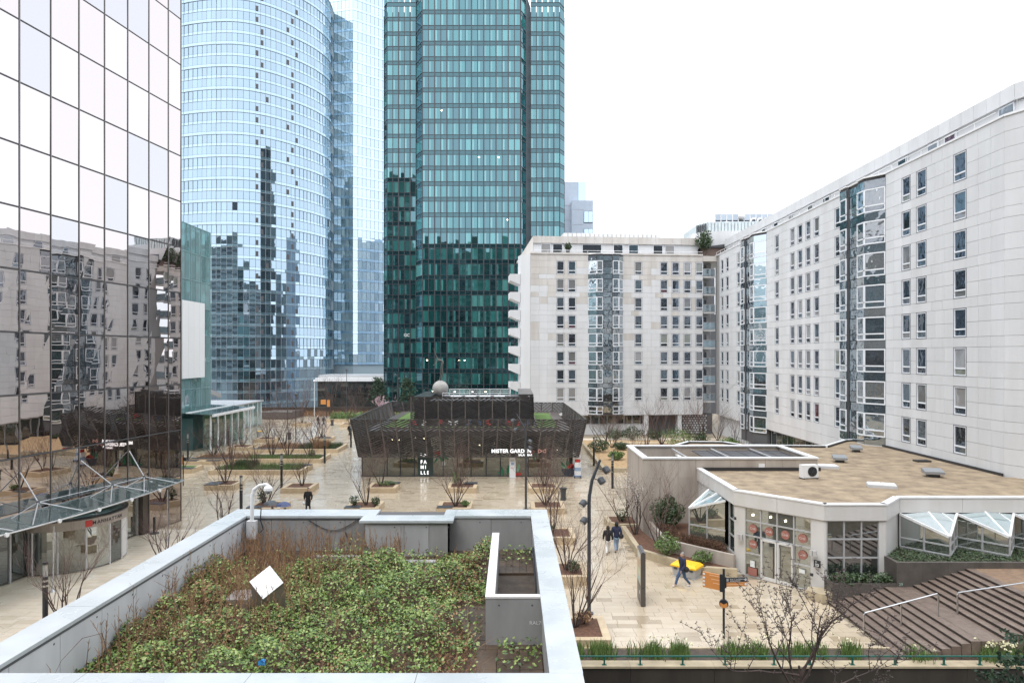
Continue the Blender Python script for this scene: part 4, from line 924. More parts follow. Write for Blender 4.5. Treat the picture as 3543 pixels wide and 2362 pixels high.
for x0, x1 in ((-1.95, -.65), (-.65, XR)): backpanel(x0, x1, YB, M_conc)
MB().box(-4.45, -4.35, 20.79, YB, -.1, ZC-.075).build('wall_panel', M_conc, ter); MB().box(-2.05, -1.95, 20.79, YB, -.1, ZC-.075).build('wall_panel', M_conc, ter)
for k in range(4): MB().box(XR, XR+.1, YN+k*2.63+.005, YN+(k+1)*2.63-.005, -.1, ZC-.075).build('wall_panel', M_conc, ter)
MB().box(XL, XR, YN-.1, YB, -.3, -.06).build('bed', M_soil, ter)
# stair well: thin wall, front wall, steps
MB().box(-.55, -.37, 14.4, 19.35, -.06, .96).build('stair_wall', M_conc, ter); MB().box(-.56, -.36, 14.4, 19.36, .962, 1.0).build('stair_coping', M_fascia, ter)
f = MB().box(-.55, XR-.002, 14.23, 14.385, -.06, .96).build('stair_wall', M_conc, ter); MB().box(-.56, XR-.004, 14.22, 14.39, .962, 1.0).build('stair_coping', M_fascia, ter)
for x in (-.27, .42): hole(x, 14.23, .82, 'y').build('tie_hole', M_joint, f)
text('wall_mark', 'RAL7M', .11, M_white, f, FR(.36, 14.225, .42), .001)
M_wetslab = mat('wet_brown_slab', (.13,.088,.058), (.06,.042,.03), 1.6, rough=.3, r2=.6, isl=.35)
for k in range(4):
    for i in range(5): MB().box(-.36+i*.195, -.36+(i+1)*.195-.01, 18.9+k*.58+.005, 18.9+(k+1)*.58-.005, -.06, 0).build('floor_tile', M_wetslab, ter)
MB().box(-.36, XR, 14.4, 18.9, -1.6, -1.5).build('stair_floor', M_joint, ter)
for k in range(8): MB().box(-.36, XR-.002, 18.9-(k+1)*.62, 18.9-k*.62-.07, -.10-.12*k-.06, -.10-.12*k).build('stair_step', M_wetslab, ter)
for i in range(6):
    for k in range(15): 
        y = YN+.1+k*.45
        if y > 14.2 and i > 2: continue
        x0 = -2.1+i*.45 if y < 14 else -1.9+i*.45
        MB().box(x0+.006, x0+.444, y+.006, y+.444, -.06, random.uniform(-.006,.004)).build('floor_tile', M_wetslab, ter)
MB().tube([(XR-.03, 20.3, .15), (XR-.03, 19.2, .62), (XR-.03, 17.0, .35), (XR-.03, 15.6, .05)], .022, 6).build('stair_handrail', M_black, ter)
MB().box(-5.9, -4.5, 20.1, 20.3, -.06, .1).build('kerb', M_conc, ter); MB().box(-4.5, -2.2, 19.5, 19.75, -.06, .12).build('kerb', M_conc, ter); MB().box(XL, XR, YN, YN+.35, -.06, .06).build('kerb', M_conc, ter)
# surveillance camera on a white gooseneck
cc = thing('security_camera', 'white gooseneck pole with dome camera on the terrace corner', 'camera', (-8.02, 21.05, 6.4))
MB().box(-.14, .14, -.09, .11, -.05, .5).build('junction_box', M_concl, cc)
MB().tube([(0,0,.5),(.01,0,1.25),(.06,0,1.45),(.22,0,1.58),(.42,0,1.62),(.5,0,1.6)], [.06,.06,.055,.05,.045,.045], 10).build('gooseneck', M_white, cc)
MB().lathe([(.05,1.6),(.13,1.52),(.14,1.44),(.10,1.40)], 14, .5, 0).build('camera_housing', M_white, cc); MB().sphere((.5,0,1.41), .09, 12, 8).build('dome', GL_dark, cc)
MB().tube([(.16,.05,.9),(.24,.12,.85),(.22,.12,.5),(.3,.13,.2),(.16,.06,.05)], .018, 6).build('cable', M_black, cc)
tag(MB().tube([(-6.35+.13*k, 21.245, 6.9-.34*math.sin(math.pi*k/12)) for k in range(13)], .014, 6).build('hanging_cable', M_black), 'black cable hanging in a loop on the terrace back wall', 'cable')
tag(MB().tube([(-5.02,21.2,6.12),(-5.18,21.22,6.5)], .02, 6).build('short_pipe', M_black), 'short black pipe leaning on the terrace back wall', 'pipe')
# tilted white square hood of a roof light
sk = thing('roof_hood', 'tilted square white metal hood standing in the ivy', 'hood', (-5.72, 15.9, 6.3))
n = Vector((.1,-.82,.57)).normalized(); u = Vector((1,0,0)); u = (u - n*u.dot(n)).normalized(); v = n.cross(u); c0 = Vector((0,0,.42)); d = .385
pl = [c0 - v*d, c0 + u*d, c0 + v*d, c0 - u*d]
MB().slab(*pl, .03).build('cover', mat('hood_white', (.82,.83,.84), rough=.3), sk)
M_mir = mat('steel_painted_reflection', (.36,.31,.28), (.26,.215,.19), 2, rough=.4, metal=.4)  # brown of the mirrored plants painted into the polished steel
q = MB(); bk = [p - n*.03 for p in pl]; lo = [Vector((p.x*.95, p.y+.25, -.3)) for p in pl]
q.add(bk + lo, [(0,1,5,4),(1,2,6,5),(2,3,7,6),(3,0,4,7)]); q.build('shaft', M_mir, sk)
tag(MB().box(-6.75, -6.2, 16.0, 16.7, 5.9, 6.27).build('metal_box', M_mir), 'low brownish metal box left of the white hood in the ivy', 'box')
q = MB(); rg = random.Random(4)
for k in range(12): q.slab(*[(-4.62+rg.uniform(-.07,.07), 12.62+rg.uniform(-.05,.05), 6.33+rg.uniform(-.06,.06)) for _ in range(4)], .004)
tag(q.build('blue_litter', mat('blue_plastic', (.05,.27,.6), rough=.4)), 'crumpled blue plastic litter caught in the ivy', 'litter')
# ---------------------------------------------------------------- ivy and dry stalks (nobody could count them)
def hump(x, y): 
    h = .16 + .17*math.sin(x*1.3+y*.7) + .12*math.sin(x*2.9-y*1.7) + .09*math.sin(x*5.1+y*4.3)
    h += .22*math.exp(-((x+1.9)**2+(y-18.3)**2)/2.2) + .12*math.exp(-((x+3)**2+(y-14)**2)/3)
    return max(.02, h*1.35)
def leaf(mb, p, s, rg, up=.75):
    n = Vector((rg.gauss(0,.55), rg.gauss(0,.55), up)).normalized(); a = n.orthogonal(); a.rotate(Matrix.Rotation(rg.uniform(0,6.28), 3, n)); b = n.cross(a)
    p = Vector(p); a *= s; b *= s*.33
    mb.add([p-a*.5, p+b+n*s*.07, p+a*.5-n*s*.08, p-b+n*s*.07], [(0,1,2),(0,2,3)])
def leaf_density(x, y):
    if y > 20.6 or y < 10.9: return 0
    lim = -1.15 + .35*math.sin(y*1.9) + (.55 if y > 16.5 else 0) - (.7 if y < 12.6 else 0)
    if x > lim: return .10 if x < -.65 else 0
    d = .5 + .5*math.sin(x*1.7+2*math.sin(y*.9)) * math.sin(y*1.5+1.3*x)
    if y < 11.5: return .12 + .3*d
    if y > 19.4 and x < -2: return .3*d
    return .38 + .62*d
rg = random.Random(11); iv = MB(); k = 0
dl = MB()
while k < 56000:
    x, y = rg.uniform(-8.28, -.6), rg.uniform(10.9, 20.9)
    if rg.random() > leaf_density(x, y): continue
    h = hump(x, y); z = 5.97 + h*rg.uniform(.15, 1.0)**.6 + rg.gauss(0,.025)
    k += 1
    dry = .05 + .42*math.exp(-((x+7.2)**2/2.2+(y-17)**2/9)) + .35*math.exp(-((y-11.2)/.5)**2) + .3*max(0, math.sin(x*2.1+1.4*y)*math.sin(y*1.1-x*.8)-.35) + .35*math.exp(-((x+1.1)/.35)**2)
    leaf(dl if rg.random() < dry else iv, (x, y, z-.03 if rg.random() < dry else z), rg.uniform(.03,.078), rg)
for _ in range(230):                               # leaves along the right wall foot and inside the stair well
    x, y = rg.uniform(-.3,.6), rg.choice((rg.uniform(19.5,21.1), rg.uniform(13.0,14.2))); leaf(iv, (x, y, 5.99+rg.uniform(0,.22)), .07, rg)
tag(dl.build('dead_leaves', M_dry, kind='stuff'), 'russet dead leaves and bare patches among the terrace ivy', 'leaves')
tag(iv.build('ivy', M_leaf, kind='stuff'), 'dense green ivy covering the terrace bed', 'ivy')
sm = MB(); nx, ny = 60, 70
vs = [(XL+.01+7.6*i/nx, YN+.1+10.2*j/ny, -.05+hump(XL+7.6*i/nx, YN+10.2*j/ny)*.55*min(1, leaf_density(XL+.01+7.6*i/nx, YN+.1+10.2*j/ny)*2)) for j in range(ny+1) for i in range(nx+1)]
sm.add(vs, [(j*(nx+1)+i, j*(nx+1)+i+1, (j+1)*(nx+1)+i+1, (j+1)*(nx+1)+i) for j in range(ny) for i in range(nx)])
sm.build('leaf_litter', mat('leaf_litter', (.10,.055,.032), (.045,.028,.018), 7, rough=.9, bump=.5, bscale=20), ter, smooth=True)
ds = MB()
for _ in range(950):
    t = rg.random()
    if t < .5: x, y = rg.gauss(-6.6,1.1), rg.gauss(16.8,2.2)
    elif t < .75: x, y = rg.uniform(-8.1,-3.2), rg.uniform(19.2,20.9)
    else: x, y = rg.uniform(-8.2,-1), rg.uniform(11.2,20)
    x = max(XL+.05, min(-.7, x)); y = max(11, min(21.1, y)); h = rg.uniform(.35,.95)*(1 if t < .75 else .6); z0 = 6.0
    dx, dy = rg.gauss(0,.09), rg.gauss(0,.07)
    ds.tube([(x,y,z0),(x+dx*.5,y+dy*.4,z0+h*.55),(x+dx,y+dy,z0+h)], [.009,.007,.003], 3, False)
    for _ in range(6):
        f = rg.uniform(.4,1); a = rg.uniform(0,6.28); l = rg.uniform(.04,.14)
        p = Vector((x+dx*f, y+dy*f, z0+h*f)); ds.tube([p, p+Vector((math.cos(a)*l*.6, math.sin(a)*l*.6, l))], [.006,.003], 3, False)
for _ in range(120):
    x, y = rg.uniform(-6,-1), rg.uniform(10.95,11.7); a = rg.uniform(-.8,.8); ds.tube([(x,y,6.04),(x+.4*math.cos(a),y+.3*math.sin(a),6.06)], [.004,.003], 3, False)
for _ in range(160):
    x, y = rg.gauss(-1.05,.2), rg.gauss(13.6,.8); ds.tube([(x,y,5.98),(x+rg.gauss(0,.2),y+rg.gauss(0,.2),6.2+rg.random()*.2)], [.005,.002], 3, False)
tag(ds.build('dry_stalks', M_dry, kind='stuff'), 'dry russet weed stalks standing in the ivy', 'weeds')
for pts_, lab in (([(-7.6,13.0,6.0),(-7.75,12.9,6.75),(-7.9,12.55,6.8),(-8.05,12.2,6.55),(-8.1,11.9,6.2)], 'arching bramble cane against the left terrace wall'),
                  ([(-6.9,14.4,6.1),(-7.1,14.5,6.6),(-7.35,14.7,6.95),(-7.3,14.8,7.15)], 'red branching bramble cane left of the ivy')):
    q = MB().tube(pts_, [.009,.008,.006,.004,.002][:len(pts_)], 5)
    if 'red' in lab:
        for k in range(7): p = Vector(pts_[1+k % 3]); q.tube([p, p+Vector((rg.uniform(-.4,.3), rg.uniform(-.2,.2), rg.uniform(.05,.3)))], [.005,.002], 4)
    tag(q.build('bramble', M_twig), lab, 'bramble')
# ---------------------------------------------------------------- plaza edge to the right: bed of daffodils, low green rail, stained wall
ew = thing('edge_wall', 'dark stained retaining wall below the green rail at the plaza edge', 'wall', (1.3, 26.2, 0))
for k in range(12): MB().box(k*3.2+.006, (k+1)*3.2-.006, -.25, .0, -6.9, .12).build('wall_panel', M_moss, ew); MB().box(k*3.2+.004, (k+1)*3.2-.004, -.3, .22, .12, .2).build('coping', M_stonew, ew)
MB().box(0, 13.9, .22, 1.4, -.03, .12).build('bed', M_soil, ew); MB().box(13.95, 38, .22, .53, -.03, .12).build('bed', M_soil, ew); MB().box(0, 14, 1.42, 1.52, -.03, .16).build('kerb', M_stonew, ew)
gr = thing('green_rail', 'low dark green steel rail along the plaza edge', 'railing', (1.3, 26.05, .2))
MB().tube([(0,0,.32),(38,0,.32)], .035, 8).build('rail', M_green, gr)
for k in range(20): x = .35+k*1.62+(.25 if k % 4 == 1 else 0); MB().box(x-.03, x+.03, -.03, .03, .01, .31).build('post', M_green, gr); MB().box(x-.09, x+.09, -.06, .06, 0, .012).build('foot_plate', M_green, gr)
# ================================================================ slatted pavilion with the salad bar
pv = thing('slatted_pavilion', 'two-storey pavilion wrapped in dark chevron slats with a glazed shop front', 'pavilion', (-4.2, 66.4, 0))
slats = []
def lerp(a, b, t): return Vector(a)*(1-t) + Vector(b)*t
def screen(bl, br, tr, tl, n, sp=.235, th=.06, post=True, s0=0, tmin=0.):
    H = (Vector(tl)-Vector(bl)).length; w = (Vector(br)-Vector(bl)).length/n; s = .42*w/H
    for i in range(n):
        b0, b1 = lerp(bl, br, i/n), lerp(bl, br, (i+1)/n); t0, t1 = lerp(tl, tr, i/n), lerp(tl, tr, (i+1)/n)
        dirn = s if (i+s0) % 2 else -s
        k = -abs(s)
        while k < 1+abs(s):
            a, e = k, k+dirn; u0, u1 = 0., 1.
            lo, hi = tmin, 1.
            if abs(e-a) > 1e-6:
                ta, tb = (lo-a)/(e-a), (hi-a)/(e-a); u0, u1 = max(0, min(ta, tb)), min(1, max(ta, tb))
            if u1 - u0 > .06:
                f = lambda u: lerp(lerp(b0, t0, a+(e-a)*u), lerp(b1, t1, a+(e-a)*u), u)
                slats.append(MB().bar(f(u0+.02), f(u1-.02), th, .135))
            k += sp/H
        if post: MB().bar(lerp(bl, tl, tmin) if i == 0 else lerp(b0, t0, tmin), t0, .11, .12).build('slat_post', M_post, pv)
    if post: MB().bar(lerp(br, tr, tmin), tr, .11, .12).build('slat_post', M_post, pv)
    MB().bar(tl, tr, .1, .08).build('top_rail', M_wood, pv)
    if tmin == 0: MB().bar(bl, br, .08, .08).build('bottom_rail', M_wood, pv)
B = [(-10.7,0,2.1),(10.65,0,2.1),(10.7,23.5,2.1),(-10.9,24,2.1)]; T = [(-11.3,-.75,5.8),(11.38,-.75,5.8),(10.9,22.4,5.8),(-11.9,24.8,5.8)]
screen(B[0], B[1], T[1], T[0], 16)
screen((-6.3,4.6,4.62), (6.4,4.6,4.62), (6.4,4.6,7.64), (-6.3,4.6,7.64), 9, .22)
screen(B[3], B[0], T[0], T[3], 17); screen(B[1], B[2], T[2], T[1], 17)
screen(B[2], B[3], T[3], T[2], 16, tmin=.62, sp=.2); screen((6.4,4.6,4.62),(6.4,17.3,4.62),(6.4,17.3,7.64),(6.4,4.6,7.64), 9, .2)
pieces(pv, 'slat', slats, M_wood, 300, 'more_slats')
MB().box(-10.2, 10.1, .35, 23.4, 4.1, 4.58).build('roof_slab', M_deck, pv)
for (x0, x1, y0, y1) in ((-9.0,-6.7,2.2,21), (6.8,8.9,2.2,20), (-6.7,6.8,2.2,3.4)):
    MB().box(x0, x1, y0, y1, 4.58, 4.68).build('sedum_bed', M_grass, pv)
    q = MB()
    for a, c in (((x0,y0),(x1,y0)), ((x1,y0),(x1,y1)), ((x1,y1),(x0,y1)), ((x0,y1),(x0,y0))): q.bar((a[0],a[1],4.66),(c[0],c[1],4.66), .12, .16)
    q.build('bed_kerb', M_post, pv)
for k in range(9): MB().box(-10.1, -9.1, .6+k*2.4, 2.95+k*2.4, 4.58, 4.61).build('deck_board', M_deck, pv); MB().box(9.05, 10.0, .6+k*2.4, 2.95+k*2.4, 4.58, 4.61).build('deck_board', M_deck, pv)
# upper volume
MB().box(-6.0, 6.1, 4.9, 17.0, 4.58, 7.2).build('upper_volume', M_joint, pv)
MB().box(-6.35, 6.45, 4.62, 5.3, 7.5, 7.62).build('roof_edge', M_wood, pv); MB().box(-6.35, -4.6, 5.3, 17.2, 7.45, 7.56).build('roof_edge', M_wood, pv); MB().box(4.9, 6.45, 5.3, 17.2, 7.7, 7.9).build('roof_edge', M_wood, pv)
q = MB()
for y in (6.3, 14.5):
    q.tube([(-3.2,y,7.95),(4.0,y,7.95)], .035, 6); q.tube([(-3.2,y,7.72),(4.0,y,7.72)], .025, 6)
    for k in range(7): q.tube([(-3.2+k*1.2,y,7.2),(-3.2+k*1.2,y,7.95)], .025, 5)
q.tube([(4.0,6.3,7.95),(4.0,14.5,7.95)], .035, 6); q.build('roof_railing', M_white, pv)
for k in range(4): MB().box(-2.6+k*1.6, -1.4+k*1.6, 8, 11, 7.2, 7.45).build('plant_unit', M_concl, pv)
# shop front
px = [-10.63, -8.15, -6.85, -5.45, -4.0, -2.6, -1.2, .15, 1.65, 3.05, 4.45, 5.8, 7.15, 9.9, 10.25]
for a, c in zip(px, px[1:]):
    if c-a > .6: MB().box(a+.06, c-.06, 1.18, 1.22, .08, 2.95).build('shop_pane', GL_shop, pv); MB().box(a+.06, c-.06, 1.18, 1.22, 3.02, 4.1).build('shop_pane', GL_shop, pv)
    MB().box(a-.05, a+.05, 1.12, 1.28, 0, 4.1).build('mullion', M_dgrey, pv)
MB().box(-10.63, 10.25, 1.12, 1.28, 0, .08).build('sill', M_dgrey, pv); MB().box(-10.63, 10.25, 1.14, 1.26, 2.95, 3.02).build('transom', M_dgrey, pv)
for sx in (-10.63, 10.2):
    for k in range(10): MB().box(sx, sx+.04, 1.3+k*2.1, 3.35+k*2.1, .05, 4.1).build('side_pane', GL_shop, pv)
MB().box(-10.5, 10.1, 1.3, 22, -.01, .02).build('floor', mat('shop_floor', (.20,.15,.11), rough=.4), pv); MB().box(-10.5, 10.1, 9, 9.2, .02, 4.1).build('inner_wall', mat('shop_wall', (.22,.17,.13), (.12,.10,.08), .7, rough=.8), pv)
MB().box(-10.5, -10.3, 1.3, 9, .02, 4.1).build('inner_wall', bpy.data.materials['shop_wall'], pv); MB().box(-4.1, -3.9, 2.2, 9, .02, 4.1).build('inner_wall', bpy.data.materials['shop_wall'], pv)
MB().box(-1.0, 8, 5.5, 6.2, .02, 1.1).build('counter', mat('counter', (.35,.25,.14), rough=.5), pv)
for k in range(4): MB().box(-7.0+.2, -5.6, 3.6, 3.9, .6+k*.55, .64+k*.55).build('shelf', mat('shelf', (.42,.32,.2), rough=.5) if k == 0 else bpy.data.materials['shelf'], pv)
for x, y, z in ((-8.3,5,3.2),(-7.7,5.6,3.1),(-6.9,4.5,3.3),(-5.9,4.8,3.35),(-5.0,5,3.3),(.8,5,2.6),(2.4,5.2,2.7),(4.0,5,2.6),(5.6,5.4,2.7),(8.8,3.2,2.3)):
    o = MB().sphere((x,y,z), .07, 8, 6).build('pendant_lamp', M_lampglow, pv); MB().tube([(x,y,z+.07),(x,y,4.1)], .008, 4).build('cord', M_black, o)
# lettering and prints
gs = thing('shop_sign', 'white salad bar lettering on the pavilion slats', 'sign', (-2.0, 66.2, 2.48))
text('name_letters', 'MISTER GARDEN', .50, M_emitwhite, gs, FR(0,0,.06), .03, .006, spacing=1.04, xs=1.0); text('line_letters', 'SALAD BAR', .26, M_emitwhite, gs, FR(2.62,-.0,-.24), .03, .003)
def ribbon(x, z, w, h, t):
    q = MB(); P_ = [(-w,h),(-w,-h),(w,h),(w,-h)]
    for a, c in ((0,1),(1,2),(2,3),(3,0)): q.bar((x+P_[a][0],0,z+P_[a][1]),(x+P_[c][0],0,z+P_[c][1]), t, .06)
    return q
ribbon(4.92, .22, .34, .19, .06).build('bow_tie', mat('pale_red', (.75,.40,.33), rough=.4), gs)
fl = thing('family_lettering', 'white stacked letters on the dark shop glass left of the door', 'sign', (-9.1, 67.56, 0))
MB().box(-.25, 1.3, 0, .01, .06, 2.9).build('film', mat('green_film', (.05,.085,.08), rough=.4), fl)
for k, (a, x) in enumerate((('L A',.05),('F A',.05),('M I',.05),('L L E',.05))):
    text('letters', a, .47, M_emitwhite, fl, FR(x, -.01, (1.98,1.28,.77,.22)[k]), .004, .012, xs=.88)
M_tom = mat('tomato_print', (.6,.05,.04), rough=.5); M_lfp = mat('leaf_print', (.03,.2,.10), rough=.5); M_lfl = mat('light_leaf_print', (.25,.5,.33), rough=.5); M_bowl = mat('bowl_print', (.03,.05,.07), rough=.5)
def leafshape(x, z, l, a, w=.3):
    ca, sa = math.cos(a), math.sin(a); pr = [(0,0),(.3,w*.4),(.6,w*.42),(1,0),(.6,-w*.42),(.3,-w*.4)]
    f = [(x+(p*ca-q*sa)*l, z+(p*sa+q*ca)*l) for p, q in pr]
    return MB().add([(p,0,q) for p, q in f]+[(p,.006,q) for p, q in f], [tuple(range(6)), tuple(range(11,5,-1))])
def fan(x, z, r, a0, a1): 
    n = 12; f = [(x,z)]+[(x+r*math.cos(a0+(a1-a0)*k/n), z+r*math.sin(a0+(a1-a0)*k/n)) for k in range(n+1)]
    return MB().add([(p,0,q) for p, q in f]+[(p,.006,q) for p, q in f], [tuple(range(n+2)), tuple(range(2*n+3,n+1,-1))])
for nm, lab, x0, items in (('vegetable_print','tomato and leaf print on the shop glass right of the letters',-7.6,[('f',.25,2.55,.42,3.4,6.6),('l',.35,2.2,.95,-1.1),('l',.6,2.1,.9,-.5),('l',.3,1.9,.7,-2.2),('w',.85,1.3)]),
        ('vegetable_print','low green leaf and radish print on the middle shop glass',-1.0,[('l',.2,.1,1.1,1.9),('l',.5,.1,1.3,1.35),('l',.1,.1,.7,2.6),('L',1.3,.4,.9,1.9),('L',1.5,.4,1.0,1.3),('f',1.5,.35,.4,3.14,6.28),('l',1.2,.3,.5,2.7)]),
        ('vegetable_print','salad bowl print with red and green at the right end of the shop front',4.4,[('b',1.25,.75,.75,3.14,6.28),('l',.9,.8,.9,2.2),('l',1.1,.8,1.0,1.6),('f',1.5,.85,.4,0,3.14),('L',1.0,.8,.6,2.7),('f',1.75,.8,.3,0,3.1)]),
        ('vegetable_print','small leaf and tomato print behind the lamp post on the shop glass',1.6,[('l',.4,2.2,.8,-1.2),('f',.3,2.5,.35,3.2,6.4),('l',.55,2.3,.7,-.6)])):
    o = thing(nm, lab, 'print', (x0, 67.545, 0), 0, 'vegetable prints on the shop glass')
    for it in items:
        if it[0] == 'l': leafshape(it[1], it[2], it[3], it[4]).build('leaf', M_lfp, o)
        elif it[0] == 'L': leafshape(it[1], it[2], it[3], it[4]).move(0,-.008,0).build('pale_leaf', M_lfl, o)
        elif it[0] == 'f': fan(*it[1:]).move(0,-.012,0).build('tomato', M_tom, o)
        elif it[0] == 'b': fan(*it[1:]).move(0,-.014,0).build('bowl', M_bowl, o)
        else: MB().box(it[1]-.15, it[1]+.15, -.01, 0, it[2]-.2, it[2]+.2).build('garlic', M_white, o)
ms = thing('menu_stand', 'tall white menu board standing before the shop front', 'sign', (.05, 66.9, 0))
MB().box(-.3, .3, -.06, .06, .03, 2.05).build('board', M_white, ms); MB().box(-.36, .36, -.2, .2, 0, .03).build('foot', M_alu, ms); MB().box(-.15, .15, -.066, -.06, 1.25, 1.5).build('printed_panel', M_ljean, ms); MB().box(-.2, .2, -.066, -.06, 1.66, 1.7).build('print_line', M_dgrey, ms); MB().box(-.2, .1, -.066, -.06, .95, .99).build('print_line', M_red, ms)
tr = thing('delivery_trolley', 'blue delivery trolley stacked with white boxes at the pavilion corner', 'trolley', (6.42, 66.9, 0))
MB().box(-.35, .35, -.4, .4, .18, .24).build('deck', mat('blue_metal', (.05,.14,.32), rough=.4), tr)
for x in (-.3,.3):
    MB().tube([(x,.38,.2),(x,.38,1.5)], .025, 6).build('handle', bpy.data.materials['blue_metal'], tr)
    for y in (-.3,.3): MB().tube([(x-.03,y,.09),(x+.03,y,.09)], .09, 10).build('wheel', M_black, tr)
for k, (w, h, mm) in enumerate(((.6,.45,M_wcloth),(.55,.35,M_ljean),(.6,.5,M_white),(.45,.3,M_red),(.5,.35,M_white))):
    z0 = .24+sum((.45,.35,.5,.3,.35)[:k]); MB().box(-w/2, w/2, -.3, .28, z0+.005, z0+h).build('box', mm, tr)
# stacked terrace furniture before the upper volume
def chair(x, y, mt, nm, rz):
    o = thing('terrace_chair', nm, 'chair', (x, y, 4.58), rz, 'folding chairs on the pavilion terrace')
    MB().box(-.22,.22,-.2,.2,.43,.47).build('seat', mt, o); MB().box(-.22,.22,.18,.22,.55,.9).build('backrest', mt, o)
    for sx in (-.2,.2): MB().tube([(sx,.2,.9),(sx,-.2,0)], .02, 5).build('leg', M_dgrey, o); MB().tube([(sx,-.2,.46),(sx,.2,0)], .02, 5).build('leg', M_dgrey, o)
rg = random.Random(2)
for k, (x, mt, cn) in enumerate([(-9.7,M_red,'red'),(-8.9,M_white,'white'),(-7.1,M_red,'red'),(-6.3,M_wcloth,'cream'),(-5.6,M_white,'white'),(-4.4,M_jean,'blue'),(-3.3,M_jean,'blue'),(-2.3,M_red,'red'),(-1.4,M_navy,'navy'),(-.4,M_red,'red'),(.6,M_red,'red'),(1.5,M_jean,'blue')]):
    chair(x, 68.3+rg.uniform(0,.4), mt, f'{cn} terrace chair, {["first","second","third","fourth","fifth","sixth","seventh","eighth","ninth","tenth","eleventh","last"][k]} from the left on the pavilion roof', rg.uniform(-1,1))
# ================================================================ trees and plants: prototypes
def bare_tree(seed, h=3.6, stems=6, spread=.55, r0=.045, lean=.0, fork=3):
    rg = random.Random(seed); st, tw = MB(), MB()
    def grow(p, d, l, r, lev):
        n = 4; pts_ = [Vector(p)]; dd = Vector(d)
        for i in range(n):
            dd = (dd + Vector((rg.gauss(0,.10), rg.gauss(0,.10), rg.gauss(.05,.05)))).normalized(); pts_.append(pts_[-1] + dd*l/n)
        rad = [r*(1-.5*i/n) for i in range(n+1)]
        (st if lev < 1 else tw).tube(pts_, rad, 5 if lev < 1 else 3, lev < 1)
        if lev >= fork: return
        nb = (4 if lev == 0 else 3)
        for k in range(nb):
            t = rg.uniform(.4, 1) if k else 1.0; i = min(n, max(1, int(t*n+.5))); q = pts_[i]
            a = rg.uniform(0, 6.28); side = Vector((math.cos(a), math.sin(a), rg.uniform(.1,.7)))
            grow(q, (dd*.85 + side*rg.uniform(.4,.75)).normalized(), l*rg.uniform(.5,.78), max(.004, rad[i]*.6), lev+1)
    for k in range(stems):
        a = 6.28*k/stems + rg.uniform(-.4,.4); s = spread*rg.uniform(.6,1.15)
        grow((math.cos(a)*.08, math.sin(a)*.08, 0), Vector((math.cos(a)*s, math.sin(a)*s, 1)).normalized(), h*rg.uniform(.5,.68), r0*rg.uniform(.7,1.1), 0)
    return st, tw
def as_mesh(mb, name, mt):
    me = bpy.data.meshes.new(name); me.from_pydata(mb.v, [], mb.f); me.materials.append(mt); return me
TREES = []
for sd, h, n, sp in ((1,3.5,6,.5),(2,3.8,5,.62),(3,3.3,7,.55),(4,3.9,5,.45),(5,3.6,6,.68)):
    s, t = bare_tree(sd, h, n, sp); TREES.append((as_mesh(s, 'stems', M_bark), as_mesh(t, 'twigs', M_twig)))
def put_tree(x, y, z, label, v=0, sc=1., rz=0, group='bare trees in the planters', meshes=None, name='bare_tree'):
    o = thing(name, label, 'tree', (x, y, z), rz, group); o.scale = (sc,)*3
    st, tw = meshes or TREES[v % 5]
    O('trunk', st, None, o); O('crown', tw, None, o); return o
def clump(n, rx, ry, rz_, size, seed, low=0., hollow=.35):
    rg = random.Random(seed); q = MB()
    for _ in range(n):
        while True:
            p = Vector((rg.uniform(-1,1), rg.uniform(-1,1), rg.uniform(-1,1)))
            if hollow < p.length < 1: break
        b = 1 + .22*math.sin(5*p.x+seed) * math.sin(4*p.y+2*p.z)
        leaf(q, (p.x*rx*b, p.y*ry*b, low + (p.z*.5+.5)*rz_*b), size*rg.uniform(.7,1.3), rg, .4)
    return q
def shrub(x, y, z, label, rx=.4, h=.6, n=260, size=.09, mt=M_leafd, seed=1, name='shrub', cat='shrub', group=None, stem=True):
    o = thing(name, label, cat, (x, y, z), 0, group)
    clump(n, rx, rx, h, size, seed, .08).build('foliage', mt, o)
    if stem: 
        q = MB(); rg = random.Random(seed)
        for k in range(5): a = 1.26*k; q.tube([(0,0,-.05),(math.cos(a)*rx*.5, math.sin(a)*rx*.5, h*.7)], [.018,.006], 4)
        q.build('stem', M_bark, o)
    return o
def tufts(area, n, h, mt, seed, name, label, cat='grass', z=.42, w=.012, lean=.25):   # blades, nobody could count them
    rg = random.Random(seed); q = MB()
    for _ in range(n):
        x0, x1, y0, y1 = area; x, y = rg.uniform(x0, x1), rg.uniform(y0, y1); a = rg.uniform(0, 6.28); hh = h*rg.uniform(.5, 1.1); l = hh*lean*rg.uniform(.3, 1.6)
        dx, dy = math.cos(a), math.sin(a)
        q.add([(x-dy*w, y+dx*w, z), (x+dy*w, y-dx*w, z), (x+dx*l*.4+dy*w*.7, y+dy*l*.4-dx*w*.7, z+hh*.6), (x+dx*l, y+dy*l, z+hh), (x+dx*l*.4-dy*w*.7, y+dy*l*.4+dx*w*.7, z+hh*.6)], [(0,1,2,4),(4,2,3)])
    o = q.build(name, mt, kind='stuff'); return tag(o, label, cat)
